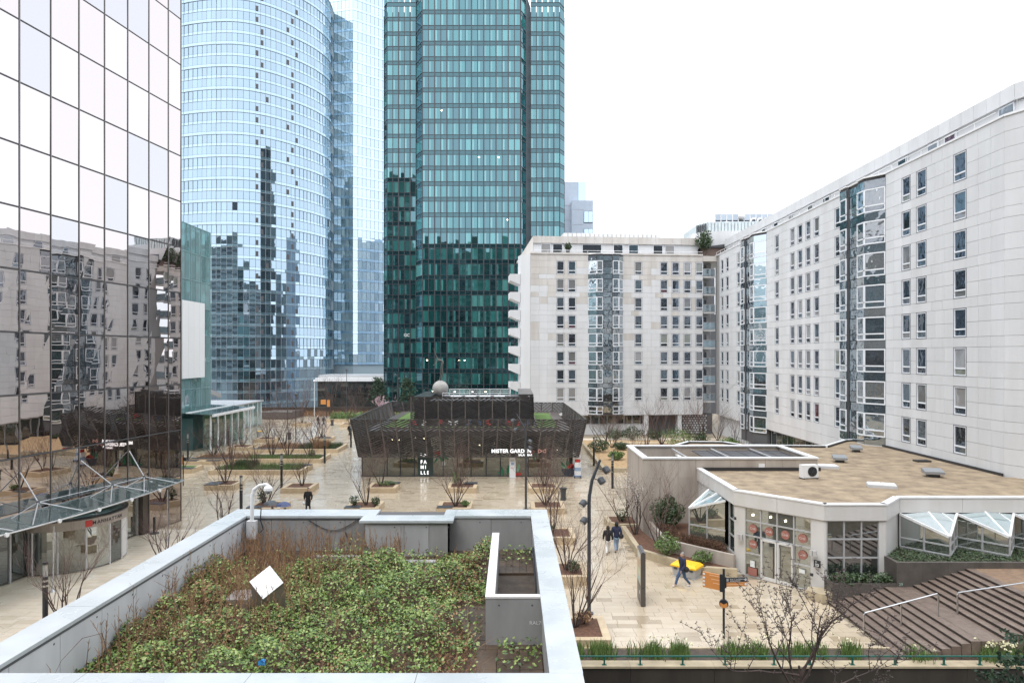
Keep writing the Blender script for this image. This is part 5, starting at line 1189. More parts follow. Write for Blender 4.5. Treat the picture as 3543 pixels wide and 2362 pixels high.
# ================================================================ limestone planters
def planter(label, cx, cy, wx=2.6, wy=2.6, h=.45, fill=M_mulch, seat=None, rim=.32, group='square limestone planters on the plaza'):
    o = thing('stone_planter', label, 'planter', (cx, cy, 0), 0, group); a, b = wx/2, wy/2
    n = max(2, round(wx/1.3)); m_ = max(1, round((wy-2*rim)/1.3))
    for k in range(n):
        x0, x1 = -a+k*wx/n+.004, -a+(k+1)*wx/n-.004
        MB().box(x0, x1, -b, -b+rim, 0, h).build('stone', M_stone, o); MB().box(x0, x1, b-rim, b, 0, h).build('stone', M_stone, o)
    for k in range(m_):
        y0, y1 = -b+rim+k*(wy-2*rim)/m_+.004, -b+rim+(k+1)*(wy-2*rim)/m_-.004
        MB().box(-a, -a+rim, y0, y1, 0, h).build('stone', M_stone, o); MB().box(a-rim, a, y0, y1, 0, h).build('stone', M_stone, o)
    MB().box(-a+rim, a-rim, -b+rim, b-rim, 0, h-.05).build('bed', fill, o)
    if seat:
        x0, x1, y0, y1 = seat; s = MB()
        for k in range(4): s.box(x0, x1, y0+(y1-y0)*k/4+.006, y0+(y1-y0)*(k+1)/4-.006, h+.004, h+.05)
        s.build('seat', M_dgrey, o)
    return o
rows = {60.6:'fifth', 52.8:'fourth', 44.5:'third', 36.9:'second', 29.0:'first'}
TX = {-18.8:'the mirror tower row', 2.75:'the bent lamp row'}
rg = random.Random(6); tv = 0
for X, rn_ in TX.items():
    for Y, od in rows.items():
        planter(f'square limestone planter, {od} from the viewer in {rn_}', X, Y, seat=(-1.3,-.2,-1.3,-.6) if (tv % 3 == 1) else None)
        put_tree(X + rg.uniform(-.2,.2), Y + rg.uniform(-.2,.2), .4, f'bare multi-stemmed tree in the {od} planter of {rn_}', (0,2,3,2,0)[tv % 5], rg.uniform(.92,1.14), rg.uniform(0,6)); tv += 1
for X, side in ((-11.4,'left'), (-4.4,'right')):
    for Y, od in ((52.8,'front'), (60.7,'rear')):
        planter(f'square limestone planter, {side} one of the {od} middle pair before the pavilion', X, Y, seat=(.1,1.3,.4,1.3) if od == 'rear' else (-1.3,-.1,-1.3,-.5))
        put_tree(X+rg.uniform(-.3,.3), Y+rg.uniform(-.3,.3), .4, f'bare multi-stemmed tree in the {side} {od} planter before the pavilion', tv, rg.uniform(.85,1.1), rg.uniform(0,6)); tv += 1
planter('square limestone planter with a dark corner seat left of the lamp row', -26.05, 61.9, seat=(-1.35,-.1,-1.3,.2)); put_tree(-26, 62, .4, 'bare tree in the planter with a dark corner seat left of the lamp row', 2, 1.05, 1)
small = [(-34.4,87,'planter by the glass hall, nearest of three'),(-34.2,95.2,'planter by the glass hall, middle of three'),(-36.0,117,'planter by the glass hall, farthest of three'),
         (-26.6,96,'limestone planter behind the long beds'),(-27.4,115.3,'limestone planter near the bicycles'),(-33.9,70.6,'limestone planter with dark bench touching the mirror tower corner')]
for k, (x, y, l) in enumerate(small):
    planter(l, x, y, 2.8, 2.8, seat=(-.2,1.4,-1.4,-.5) if k in (5, 3) else None, fill=M_mulch if k != 5 else M_grass)
    put_tree(x, y, .4, 'bare tree in the ' + l, k+1, rg.uniform(.8,1.1), k)
# long stepped beds
LBG = 'long limestone beds in the middle of the plaza'
planter('long limestone bed nearest the viewer of the three long beds', -25.8, 70.4, 9.4, 3.9, fill=M_soil, seat=(1.2,4.7,1.0,1.9), group=LBG)
planter('middle one of the three long limestone beds', -28.6, 78.0, 14.8, 4.1, fill=M_soil, seat=(-7.3,-2.5,-2,-1.2), group=LBG)
planter('farthest of the three long limestone beds', -26.8, 86.4, 10.8, 5.2, fill=M_soil, seat=(-5.3,-1.6,-2.5,-1.7), group=LBG)
bs = thing('stone_bench', 'limestone bench with dark slatted seats before the middle long bed', 'bench', (-34.0, 75.2, 0))
MB().box(-2, 2, -.4, .4, 0, .38).build('stone', M_stone, bs); MB().box(-1.95, -.6, -.35, .35, .38, .44).build('seat', M_dgrey, bs); MB().box(.4, 1.95, -.35, .35, .38, .44).build('seat', M_dgrey, bs)
tufts((-30,-21.6,68.9,72), 2600, .5, M_leafl, 21, 'bed_planting', 'green and dry ground cover in the nearest long bed', z=.4)
tufts((-28.6,-26.4,69.4,71.6), 1400, 1.0, M_leafd, 22, 'tall_grass', 'tall tuft of grass in the nearest long bed', z=.4)
tufts((-35.6,-29.5,76.3,79.7), 1500, .45, M_dry, 23, 'dry_planting', 'russet dry planting at the left of the middle long bed', z=.4, lean=.8)
tufts((-29.5,-21.6,76.2,78), 2200, .45, M_leafl, 24, 'bed_planting', 'green planting along the front of the middle long bed', z=.4)
tufts((-31.6,-26.5,84.2,88.6), 1300, .6, M_dry, 25, 'dry_planting', 'russet dry planting at the left of the farthest long bed', z=.4, lean=.8)
tufts((-26.5,-21.8,84.2,88.6), 2200, .55, M_leafd, 26, 'bed_planting', 'dark green planting at the right of the farthest long bed', z=.4)
tufts((-24.6,-22.8,84.2,86), 900, 1.2, M_dry, 27, 'tall_grass', 'tall dry grass tuft in the farthest long bed', z=.4)
for k, (x, y, l) in enumerate([(-29.0,70.2,'bare tree at the left of the nearest long bed'),(-26.6,70.4,'bare tree in the middle of the nearest long bed'),(-34.2,78.2,'bare tree at the left end of the middle long bed'),
        (-27.6,78.5,'tall bare tree in the middle of the middle long bed'),(-25.6,78.2,'bare tree right of centre in the middle long bed'),(-23.2,78,'reddish bare tree at the right end of the middle long bed'),
        (-29,87,'bare tree at the left of the farthest long bed'),(-25.2,87.2,'bare tree at the right of the farthest long bed')]):
    put_tree(x, y, .4, l, k, rg.uniform(1.0,1.45), k*1.3, 'bare trees in the long beds')
for k, (x, y, l) in enumerate([(-12.1,52.4,'small grey-green bush in the left front planter before the pavilion'),(-10.5,52.5,'second grey-green bush in the left front planter before the pavilion'),(-5.0,61,'tall leafy bush in the right rear planter before the pavilion'),
        (-19.5,53.4,'leafy bush in the fourth planter beside the mirror tower'),(-3.6,52.4,'low fern in the right front planter before the pavilion'),(3.3,36.5,'grey-green bush in the second planter beside the bent lamp'),(2.4,44.2,'spiky bush in the third planter beside the bent lamp'),
        (3.1,29.5,'dry little bush in the nearest planter beside the bent lamp'),(-11.2,60.9,'low green cover in the left rear planter before the pavilion'),(-22.6,77.2,'round dark bush at the right end of the middle long bed')]):
    shrub(x, y, .4, l, .38 if k != 8 else .85, (.75,.6,1.1,1.0,.35,.55,.6,.45,.25,.9)[k], 380, .08, M_dry if k == 7 else (M_leafl if k in (2,4,8) else M_leafd), 30+k, group='small bushes in the planters')
# ================================================================ right-hand planting beside the low building
kb = thing('bark_bed', 'angled limestone bed of bark mulch before the concrete enclosure', 'planter', (7.4, 40.7, 0))
def chain(root, pts_, h, th, mt, name, step=1.2):
    for p0, p1 in zip(pts_, pts_[1:]):
        L = plen(p0, p1); n = max(1, round(L/step))
        for k in range(n): on(p0, p1, k*L/n+.004, (k+1)*L/n-.004, 0, h, 0, th).build(name, mt, root)
    for a, p, c in zip(pts_, pts_[1:], pts_[2:]):      # wedge stone in each corner
        nn = [Vector(((e[1]-d[1]), -(e[0]-d[0]))).normalized() for d, e in ((a, p), (p, c))]
        if (nn[0]-nn[1]).length > .15: MB().prism([p, (p[0]-nn[0].x*th, p[1]-nn[0].y*th), (p[0]-nn[1].x*th, p[1]-nn[1].y*th)], 0, h-.003).build(name, mt, root)
KB = [(0,5.6),(.05,0),(1.8,-2.2),(3.05,-3.5),(4.75,-3.9)]
chain(kb, KB, .45, .3, M_stonew, 'stone'); MB().prism([(.1,5.6),(.15,.1),(1.9,-2.0),(3.1,-3.3),(4.7,-3.6),(4.75,-2.8),(1.85,-.3),(1.2,4.4),(1.2,5.6)], .02, .38).build('bed', M_mulch, kb)
k2 = thing('upper_bed', 'upper bed of brown hedge behind a concrete retaining wall by the folded bay', 'planter', (9.0, 40.5, 0))
chain(k2, [(0,4.4),(.05,0),(3.1,-3.2)], 1.08, .2, M_conct, 'wall_panel'); MB().prism([(.2,4.4),(.25,.05),(3.1,-2.9),(3.2,4.4)], .02, .95).build('bed', M_mulch, k2)
k3 = thing('corner_planter', 'small angled limestone planter at the corner of the concrete enclosure', 'planter', (6.9, 46.6, 0))
chain(k3, [(-.3,2.6),(-.25,.7),(.3,0),(1.75,0)], .45, .28, M_stonew, 'stone'); MB().prism([(-.1,2.6),(-.05,.8),(.4,.2),(1.7,.2),(1.7,2.6)], .02, .38).build('bed', M_mulch, k3)
rg = random.Random(9); hd = MB()
for _ in range(5200):
    t = rg.random(); x = 9.3+t*2.6; y = 40.4-t*2.7+rg.uniform(.15,1.2)+ (rg.uniform(0,2.5) if t < .3 else 0); leaf(hd, (x, y, .95+rg.uniform(.02,.5)), .06, rg, .2)
o = thing('brown_hedge', 'brown winter hedge under the left folded bay', 'hedge', (0,0,0)); hd.build('foliage', M_brownhedge, o)
shrub(9.9, 43.6, .95, 'large glossy evergreen bush against the concrete enclosure', 1.0, 1.9, 2600, .11, M_leafd, 51)
shrub(9.0, 39.6, .38, 'light green leafy bush behind the yellow bin', .75, 1.2, 900, .09, M_leafl, 52); shrub(10.6, 38.1, .38, 'low variegated bush right of the yellow bin', .6, .6, 500, .09, M_leafl, 53)
st, tw = bare_tree(77, 3.4, 4, .35, .06, fork=3)
bl = MB(); rg = random.Random(3)
for v in tw.v[::9]: leaf(bl, v, .06, rg, .2)
o = put_tree(8.0, 44.3, .38, 'small dark tree with white blossom before the concrete enclosure', 0, 1, 0, None, (as_mesh(st, 'stems', M_bark), as_mesh(tw, 'twigs', M_bark)), 'blossom_tree'); bl.build('blossom', M_blos, o)
st, tw = bare_tree(78, 4.2, 5, .6, .05, fork=3); put_tree(8.9, 41.2, .38, 'arching bare tree leaning over the bark bed', 0, 1, .5, None, (as_mesh(st, 'stems', M_bark), as_mesh(tw, 'twigs', M_twig)))
st, tw = bare_tree(79, 3.0, 4, .7, .05, fork=3); bl = MB()
for v in tw.v[::14]: leaf(bl, v, .05, rg, .2)
o = put_tree(7.6, 47.9, .38, 'pink budding tree in the corner planter of the enclosure', 0, 1, .5, None, (as_mesh(st, 'stems', M_bark), as_mesh(tw, 'twigs', M_twig)), 'budding_tree'); bl.build('blossom', M_pink, o)
shrub(7.7, 47.6, .38, 'dark bush under the pink budding tree', .45, .9, 300, .08, M_leafd, 55)
# planting on the granite planters
rg = random.Random(12); q = MB()
for _ in range(1500): leaf(q, (rg.uniform(15.6,18.5), 33.45+rg.gauss(0,.22), .9+rg.uniform(0,.38)), .10, rg, .5)
o = thing('planter_shrubs', 'glossy green shrubs filling the low granite planter', 'shrub'); q.build('foliage', M_leafd, o)
q = MB()
for _ in range(9000):
    x, y = rg.uniform(18.8,30), rg.uniform(33.2,35.6); leaf(q, (x, y, 1.87+rg.uniform(0,.14)), .07, rg, .9)
tag(q.build('ivy', M_leafd, kind='stuff'), 'low ivy carpet in the raised granite planter', 'ivy')
# daffodils along the rail
def daff(x0, x1, n, nf, label, seed, h=.62):
    rg = random.Random(seed); o = thing('daffodil_clump', label, 'flowers', ((x0+x1)/2, 26.95 if x0 < 15 else 26.55, .12), 0, 'daffodil clumps along the rail'); q = MB(); f = MB(); cx = (x0+x1)/2; cs = [rg.uniform(x0, x1)-cx for _ in range(max(2, int((x1-x0)*4)))]
    for _ in range(n):
        c_ = rg.choice(cs); x, y = c_+rg.gauss(0,.15), rg.gauss(0,.2); a = rg.uniform(0,6.28); hh = h*rg.uniform(.45,1.1); l = .28*rg.random(); w = .014
        q.add([(x-w,y,0),(x+w,y,0),(x+w*.8+math.cos(a)*l*.4,y+math.sin(a)*l*.4,hh*.65),(x+math.cos(a)*l,y+math.sin(a)*l,hh),(x-w*.8+math.cos(a)*l*.4,y+math.sin(a)*l*.4,hh*.65)], [(0,1,2,4),(4,2,3)])
    q.build('leaves', M_leafl, o)
    for _ in range(nf):
        p = (rg.uniform(x0,x1)-cx, rg.gauss(0,.22), h*rg.uniform(.85,1.25))
        for k in range(5): leaf(f, (p[0]+rg.gauss(0,.02), p[1]+rg.gauss(0,.02), p[2]+rg.gauss(0,.02)), .075, rg, .3)
    if nf: f.build('flower_heads', mat('daffodil_petal', (.80,.76,.52), rough=.6) if 'daffodil_petal' not in bpy.data.materials else bpy.data.materials['daffodil_petal'], o, kind='stuff')
for k, (a, c, n, nf, lab) in enumerate([(1.5,2.9,420,0,'thick green daffodil leaves next to the terrace wall'),(3.0,4.0,260,0,'loose grassy clump second along the rail'),(4.7,5.3,60,0,'sparse short tuft third along the rail'),(5.4,6.1,190,6,'daffodil clump below the information totem'),(6.2,7.0,240,10,'taller daffodil clump just right of the totem clump'),
        (8.2,9.3,260,5,'daffodil clump left of the signpost foot'),(9.5,10.4,180,9,'daffodil clump right of the signpost foot'),(10.7,12.2,300,5,'green daffodil clump behind the budding branches'),(12.5,13.6,200,6,'pale daffodil clump near the foot of the steps'),(15.6,16.4,120,2,'small leafy clump before the lowest steps'),(18.2,19.6,360,34,'full white daffodil clump before the steps'),(20.1,21.6,360,34,'full white daffodil clump beside the cedar branch')]):
    daff(a, c, n, nf, lab, 60+k)
# ================================================================ lamps, signs, bins
def bollard(label, x, y, h=3.1):
    o = thing('bollard_light', label, 'lamp', (x, y, 0), 0, 'black bollard lights on the plaza')
    MB().cyl(0, 0, 0, h-.62, .11, 14).build('post', M_black, o); MB().cyl(0, 0, h-.62, h-.1, .10, 14).build('lens', M_lens, o); MB().cyl(0, 0, h-.1, h, .115, 14).build('cap', M_black, o)
    for z in (h-.80, h-1.02): MB().cyl(0, 0, z-.04, z+.04, .113, 14).build('band', M_steel, o)
M_lens = glass('lamp_lens', [(0,(.38,.39,.39))], (.9,.9,.9), .25, .9, clear=.35)
for x, y, l in [(-20.1,29.4,'black bollard light nearest the viewer, left of the terrace'),(-20.0,50.4,'bollard light behind the terrace corner camera'),(-20.8,61.6,'bollard light beside the planter in front of the long beds'),(-20.8,75.8,'bollard light at the right end of the middle long bed'),(-20.9,88.6,'farthest bollard light, left of the pavilion screen'),
        (-37.0,77.9,'bollard light by the teal glass block'),(-37.6,90.5,'bollard light before the white posts of the glass hall'),(8.9,74.2,'bollard light at the edge of the straw garden'),(9.05,61.5,'bollard light before the concrete enclosure'),(27.2,97,'bollard light in front of the perforated screen')]:
    bollard(l, x, y)
def head(p, d, r=.17):                             # a round spotlight head
    q = MB(); p = Vector(p); d = Vector(d).normalized(); q.tube([p-d*.16, p-d*.1, p+d*.12, p+d*.16], [r*.55, r*.95, r, r*.85], 12); return q
ml = thing('bent_lamp', 'tall bent dark lamp mast with four round spotlights before the concrete enclosure', 'lamp', (3.58, 31.7, 0))
MB().tube([(0,0,0),(0,0,5.2),(.02,0,5.5),(.14,0,6.2),(.52,0,7.15)], [.09,.085,.08,.075,.06], 12).build('mast', M_dgrey, ml); MB().cyl(0,0,0,.06,.2,12).build('foot', M_dgrey, ml)
for p, d, a in (((.78,-.1,6.7),(.5,-.4,-.8),(.36,0,6.75)),((.55,-.1,6.2),(.5,-.4,-.8),(.18,0,6.3)),((-.28,-.1,5.15),(-.6,-.4,-.6),(0,0,5.1)),((-.24,-.1,4.35),(-.6,-.4,-.6),(0,0,4.35))):
    h_ = head(p, d).build('spotlight', M_dgrey, ml); MB().tube([a, (p[0]*.8+a[0]*.2, p[1]*.5, p[2])], .025, 6).build('bracket', M_dgrey, ml); MB().tube([Vector(p)+Vector(d).normalized()*.165, Vector(p)+Vector(d).normalized()*.17], .13, 12).build('lens', M_lens, h_)
m2_ = thing('bent_lamp', 'tall bent dark lamp mast with spotlights before the shop sign', 'lamp', (1.08, 53.1, 0))
MB().tube([(0,0,0),(0,0,5.6),(-.1,0,6.3),(-.75,0,7.45)], [.09,.085,.08,.05], 12).build('mast', M_dgrey, m2_); MB().cyl(0,0,0,.06,.2,12).build('foot', M_dgrey, m2_)
for p, d, a in (((-1.0,-.1,6.9),(-.5,-.4,-.8),(-.5,0,7.0)),((-.8,-.1,6.2),(-.5,-.4,-.8),(-.1,0,6.3)),((.3,-.1,5.3),(.6,-.4,-.5),(0,0,5.3)),((.3,-.1,4.8),(.6,-.4,-.5),(0,0,4.8))):
    head(p, d).build('spotlight', M_dgrey, m2_); MB().tube([a, p], .025, 6).build('bracket', M_dgrey, m2_)
for k, (x, y, h, l) in enumerate([(-30.4,96,6.5,'slim tall black lamp mast among the far planters'),(-36.2,110,8,'slim lamp mast by the end of the glass hall'),(-31.5,130,9.2,'slim lamp mast before the far hedge'),(-21.5,128,8.5,'lamp mast left of the pine before the dark podium'),(-38.5,133,7,'pale lamp mast by the slatted box')]):
    o = thing('lamp_mast', l, 'lamp', (x, y, 0), 0, 'slim lamp masts at the far end of the plaza'); mm = M_white if 'pale' in l else M_dgrey
    MB().cyl(0,0,0,h,.075,8,.05).build('mast', mm, o)
    for s, z in ((-.35,h-.2),(.35,h-.9)) if k % 2 else ((0,h),): head((s,-.05,z), (s or .3,-.3,-.7), .2).build('spotlight', mm, o); MB().tube([(0,0,z-.05),(s,-.05,z)], .03, 5).build('bracket', mm, o)
tt = thing('information_totem', 'dark information totem with a poster panel on the plaza', 'sign', (6.3, 33.25, 0), R(-3))
MB().box(-.11, .11, -.68, .68, .02, .88).build('base', mat('bronze_metal', (.085,.075,.068), rough=.35), tt); MB().box(-.11, .11, -.68, .68, .9, 2.55).build('case', bpy.data.materials['bronze_metal'], tt)
MB().box(-.118, -.11, -.6, .6, .98, 2.46).build('poster', mat('poster', (.52,.52,.44), (.40,.28,.18), 2.2, rough=.3), tt)
for k, (z0, z1, c) in enumerate(((2.2,2.4,(.6,.6,.55)),(1.75,2.1,(.5,.34,.2)),(1.35,1.65,(.5,.55,.35)),(1.05,1.25,(.3,.5,.48)))): MB().box(-.121, -.118, -.5, .5, z0, z1).build('poster_block', mat('poster_%s' % ('header','photo','text','footer')[k], c, rough=.3), tt)
disc(.09).xf(Matrix.Translation((-.111,-.2,.55)) @ Matrix.Rotation(R(-90), 4, 'Y')).build('emblem', M_white, tt); MB().box(-.05,.05,-.66,.66,2.55,2.58).build('cap', M_dgrey, tt)
sp = thing('signpost', 'black signpost with orange direction panels by the entrance', 'sign', (8.98, 28.95, 0))
MB().cyl(0,0,0,2.95,.05,12).build('post', M_black, sp)
pn = MB().box(-.92,-.04,-.03,.03,2.0,2.66); pn.xf(Matrix.Rotation(R(-38), 4, 'Z')); pn = pn.build('orange_board', M_orange, sp)
rz = Matrix.Rotation(R(-38), 4, 'Z')
for k in range(4):
    disc(.05, 14).xf(rz @ FR(-.86, -.034, 2.58-k*.155)).build('arrow_disc', M_white, pn)
    if k < 3: MB().box(-.62+.08*k,-.1,-.036,-.031,2.565-k*.155,2.59-k*.155).xf(rz).build('text_line', mat('orange_text', (.85,.55,.35), rough=.5) if k == 0 else bpy.data.materials['orange_text'], pn)
MB().box(-.16,.04,-.05,.05,1.96,2.7).xf(rz).build('board_bracket', M_black, sp)
rz2 = Matrix.Rotation(R(6), 4, 'Z')
for z0, z1, mm, nm in ((2.38,2.56,M_black,'black_arm'),(2.19,2.36,M_orange,'orange_arm')):
    a_ = MB().box(.06,1.04,-.025,.025,z0,z1).xf(rz2).build(nm, mm, sp); disc(.055,14).xf(rz2 @ FR(.96,-.028,(z0+z1)/2)).build('arrow_disc', M_white, a_)
    if nm == 'black_arm': text('arm_text', 'Rue de La Défense', .085, M_white, a_, rz2 @ FR(.26,-.03,2.47), .001); MB().box(.26,.72,-.03,-.026,2.415,2.44).xf(rz2).build('text_line', M_letter, a_); MB().box(.1,.2,-.03,-.026,2.42,2.53).xf(rz2).build('arm_emblem', M_alu, a_)
    else: MB().box(.12,.84,-.03,-.026,2.265,2.29).xf(rz2).build('text_line', bpy.data.materials['orange_text'], a_)
MB().box(.0,.1,-.04,.04,2.14,2.6).build('arm_bracket', M_black, sp)
ds_ = MB().lathe([(.17,-.07),(.19,-.03),(.19,.03),(.17,.07)], 20).xf(Matrix.Translation((0,-.0,1.48)) @ Matrix.Rotation(R(-20), 4, 'Z') @ Matrix.Rotation(R(90), 4, 'X')).build('speaker_disc', M_black, sp)
fan(0,0,.15,R(150),R(390)).xf(Matrix.Translation((0,0,1.46)) @ Matrix.Rotation(R(-20), 4, 'Z') @ Matrix.Translation((0,-.078,0))).build('orange_face', M_orange, ds_)
so = thing('orange_signpost', 'slim post with an orange panel at the mirror tower corner', 'sign', (-30.2, 62.7, 0)); MB().cyl(0,0,0,2.9,.055,8).build('post', M_black, so); MB().box(-.75,-.06,-.03,.03,2.0,2.65).build('panel', M_orange, so); MB().box(-.02,.3,-.03,.03,2.3,2.6).build('panel_end', M_black, so)
for x, y, l in ((-38.6,150,'x'),):
    o = thing('orange_signpost', 'far post with two orange panels above the hedge', 'sign', (-35.6,131,0)); MB().cyl(0,0,0,3.5,.07,8).build('post', M_black, o); MB().box(-1.1,-.1,-.04,.04,2.55,3.45).build('panel', M_orange, o); MB().box(.1,.65,-.04,.04,2.1,3.4).build('panel', M_orange, o)
bi = thing('salt_bin', 'grey plastic grit bin with a bright yellow lid', 'bin', (9.5, 37.1, 0), R(-40))
MB().add([(-.6,-.36,.03),(.6,-.36,.03),(.6,.36,.03),(-.6,.36,.03),(-.68,-.43,.55),(.68,-.43,.55),(.68,.43,.55),(-.68,.43,.55)], [(0,3,2,1),(4,5,6,7),(0,1,5,4),(1,2,6,5),(2,3,7,6),(3,0,4,7)]).build('tub', M_bin, bi)
MB().add([(-.74,-.48,.54),(.74,-.48,.54),(.74,.48,.54),(-.74,.48,.54),(-.74,-.48,.62),(.74,-.48,.62),(.74,.48,.66),(-.74,.48,.66),(-.6,-.3,.74),(.6,-.3,.74),(.6,.4,.76),(-.6,.4,.76)], [(0,3,2,1),(0,1,5,4),(1,2,6,5),(2,3,7,6),(3,0,4,7),(4,5,9,8),(5,6,10,9),(6,7,11,10),(7,4,8,11),(8,9,10,11)]).build('lid', M_yellow, bi)
for s in (-1,1): MB().box(s*.55-.08,s*.55+.08,-.42,.42,0,.03).build('foot', M_bin, bi); MB().box(s*.45-.1,s*.45+.1,-.452,-.43,.4,.5).build('grip', M_dgrey, bi)
MB().box(-.1,.1,-.425,-.40,.25,.34).build('label_plate', M_white, bi)
def litter_bin(label, x, y): 
    o = thing('litter_bin', label, 'bin', (x, y, 0), 0, 'litter bins on the plaza'); MB().lathe([(.26,0),(.22,.3),(.24,.75),(.31,.95)], 14).build('body', M_dgrey, o); MB().lathe([(.33,.95),(.33,1.0),(.22,1.02)], 14).build('rim', M_black, o)
for x, y, l in ((-31.7,97.2,'dark litter bin beside the slim lamp mast'),(-30.6,116.2,'dark litter bin right of the far couple'),(4.25,56.6,'slatted litter bin between the planters right of the pavilion lamp')): litter_bin(l, x, y)
o = thing('recycling_bin', 'grey recycling bin with a yellow rim among the far planters', 'bin', (-36.2,98.0,0)); MB().lathe([(.4,0),(.4,1.05)], 14).build('body', M_bin, o); MB().lathe([(.42,1.05),(.42,1.12),(.3,1.13)], 14).build('rim', M_yellow, o)
o = thing('barrier_post', 'short black barrier post on a round foot by the mirror tower', 'bollard', (-24.1,46.0,0)); MB().cyl(0,0,.05,1.1,.08,10).build('post', M_black, o); MB().lathe([(.32,0),(.3,.05),(.1,.07)], 14).build('foot', M_black, o)
# ================================================================ sphere with a figure on the pavilion roof
sc_ = thing('globe_sculpture', 'bronze figure stepping on a pale stone globe above the pavilion roof', 'statue', (-8.28, 79, 7.2))
MB().sphere((0,0,.93), .93, 28, 16).build('globe', mat('stone_globe', (.40,.385,.36), (.30,.285,.265), 2, rough=.5, bump=.15), sc_, smooth=True)
def skinned(verts, edges, root=0, sub=2):
    me = bpy.data.meshes.new('s'); me.from_pydata([v[:3] for v in verts], edges, []); o = bpy.data.objects.new('s', me)
    md = o.modifiers.new('k', 'SKIN'); md.use_smooth_shade = True
    if not me.skin_vertices: me.skin_vertices.new()
    for i, v in enumerate(verts): sv = me.skin_vertices[0].data[i]; sv.radius = (v[3], v[4] if len(v) > 4 else v[3]); sv.use_root = (i == root)
    o.modifiers.new('u', 'SUBSURF').levels = sub
    r = mesh_of(o)
    r.polygons.foreach_set('use_smooth', [True]*len(r.polygons)); return r
fig = [(.12,0,3.35,.13),(.28,0,3.9,.12),(.30,0,4.05,.11),(.02,0,4.2,.10),(-.28,0,4.25,.09),(-.42,0,4.5,.07),(-.58,0,4.95,.055),(-.72,0,5.35,.05),(-.72,0,5.55,.03),(-.42,0,4.02,.07),(-.62,-.1,3.72,.05),(-.85,-.1,3.62,.04),
       (.06,.05,2.75,.10),(.02,.05,2.3,.075),(-.12,.02,1.86,.05),(-.32,-.08,1.82,.045),(.25,-.02,2.8,.10),(.3,0,2.35,.075),(.36,.05,1.84,.05),(.22,-.1,1.82,.045)]
fe = [(0,1),(1,2),(2,3),(3,4),(4,5),(5,6),(6,7),(7,8),(4,9),(9,10),(10,11),(0,12),(12,13),(13,14),(14,15),(0,16),(16,17),(17,18),(18,19)]
O('figure', skinned(fig, fe), mat('bronze', (.10,.095,.085), (.2,.19,.17), 4, rough=.4, metal=.6), sc_)
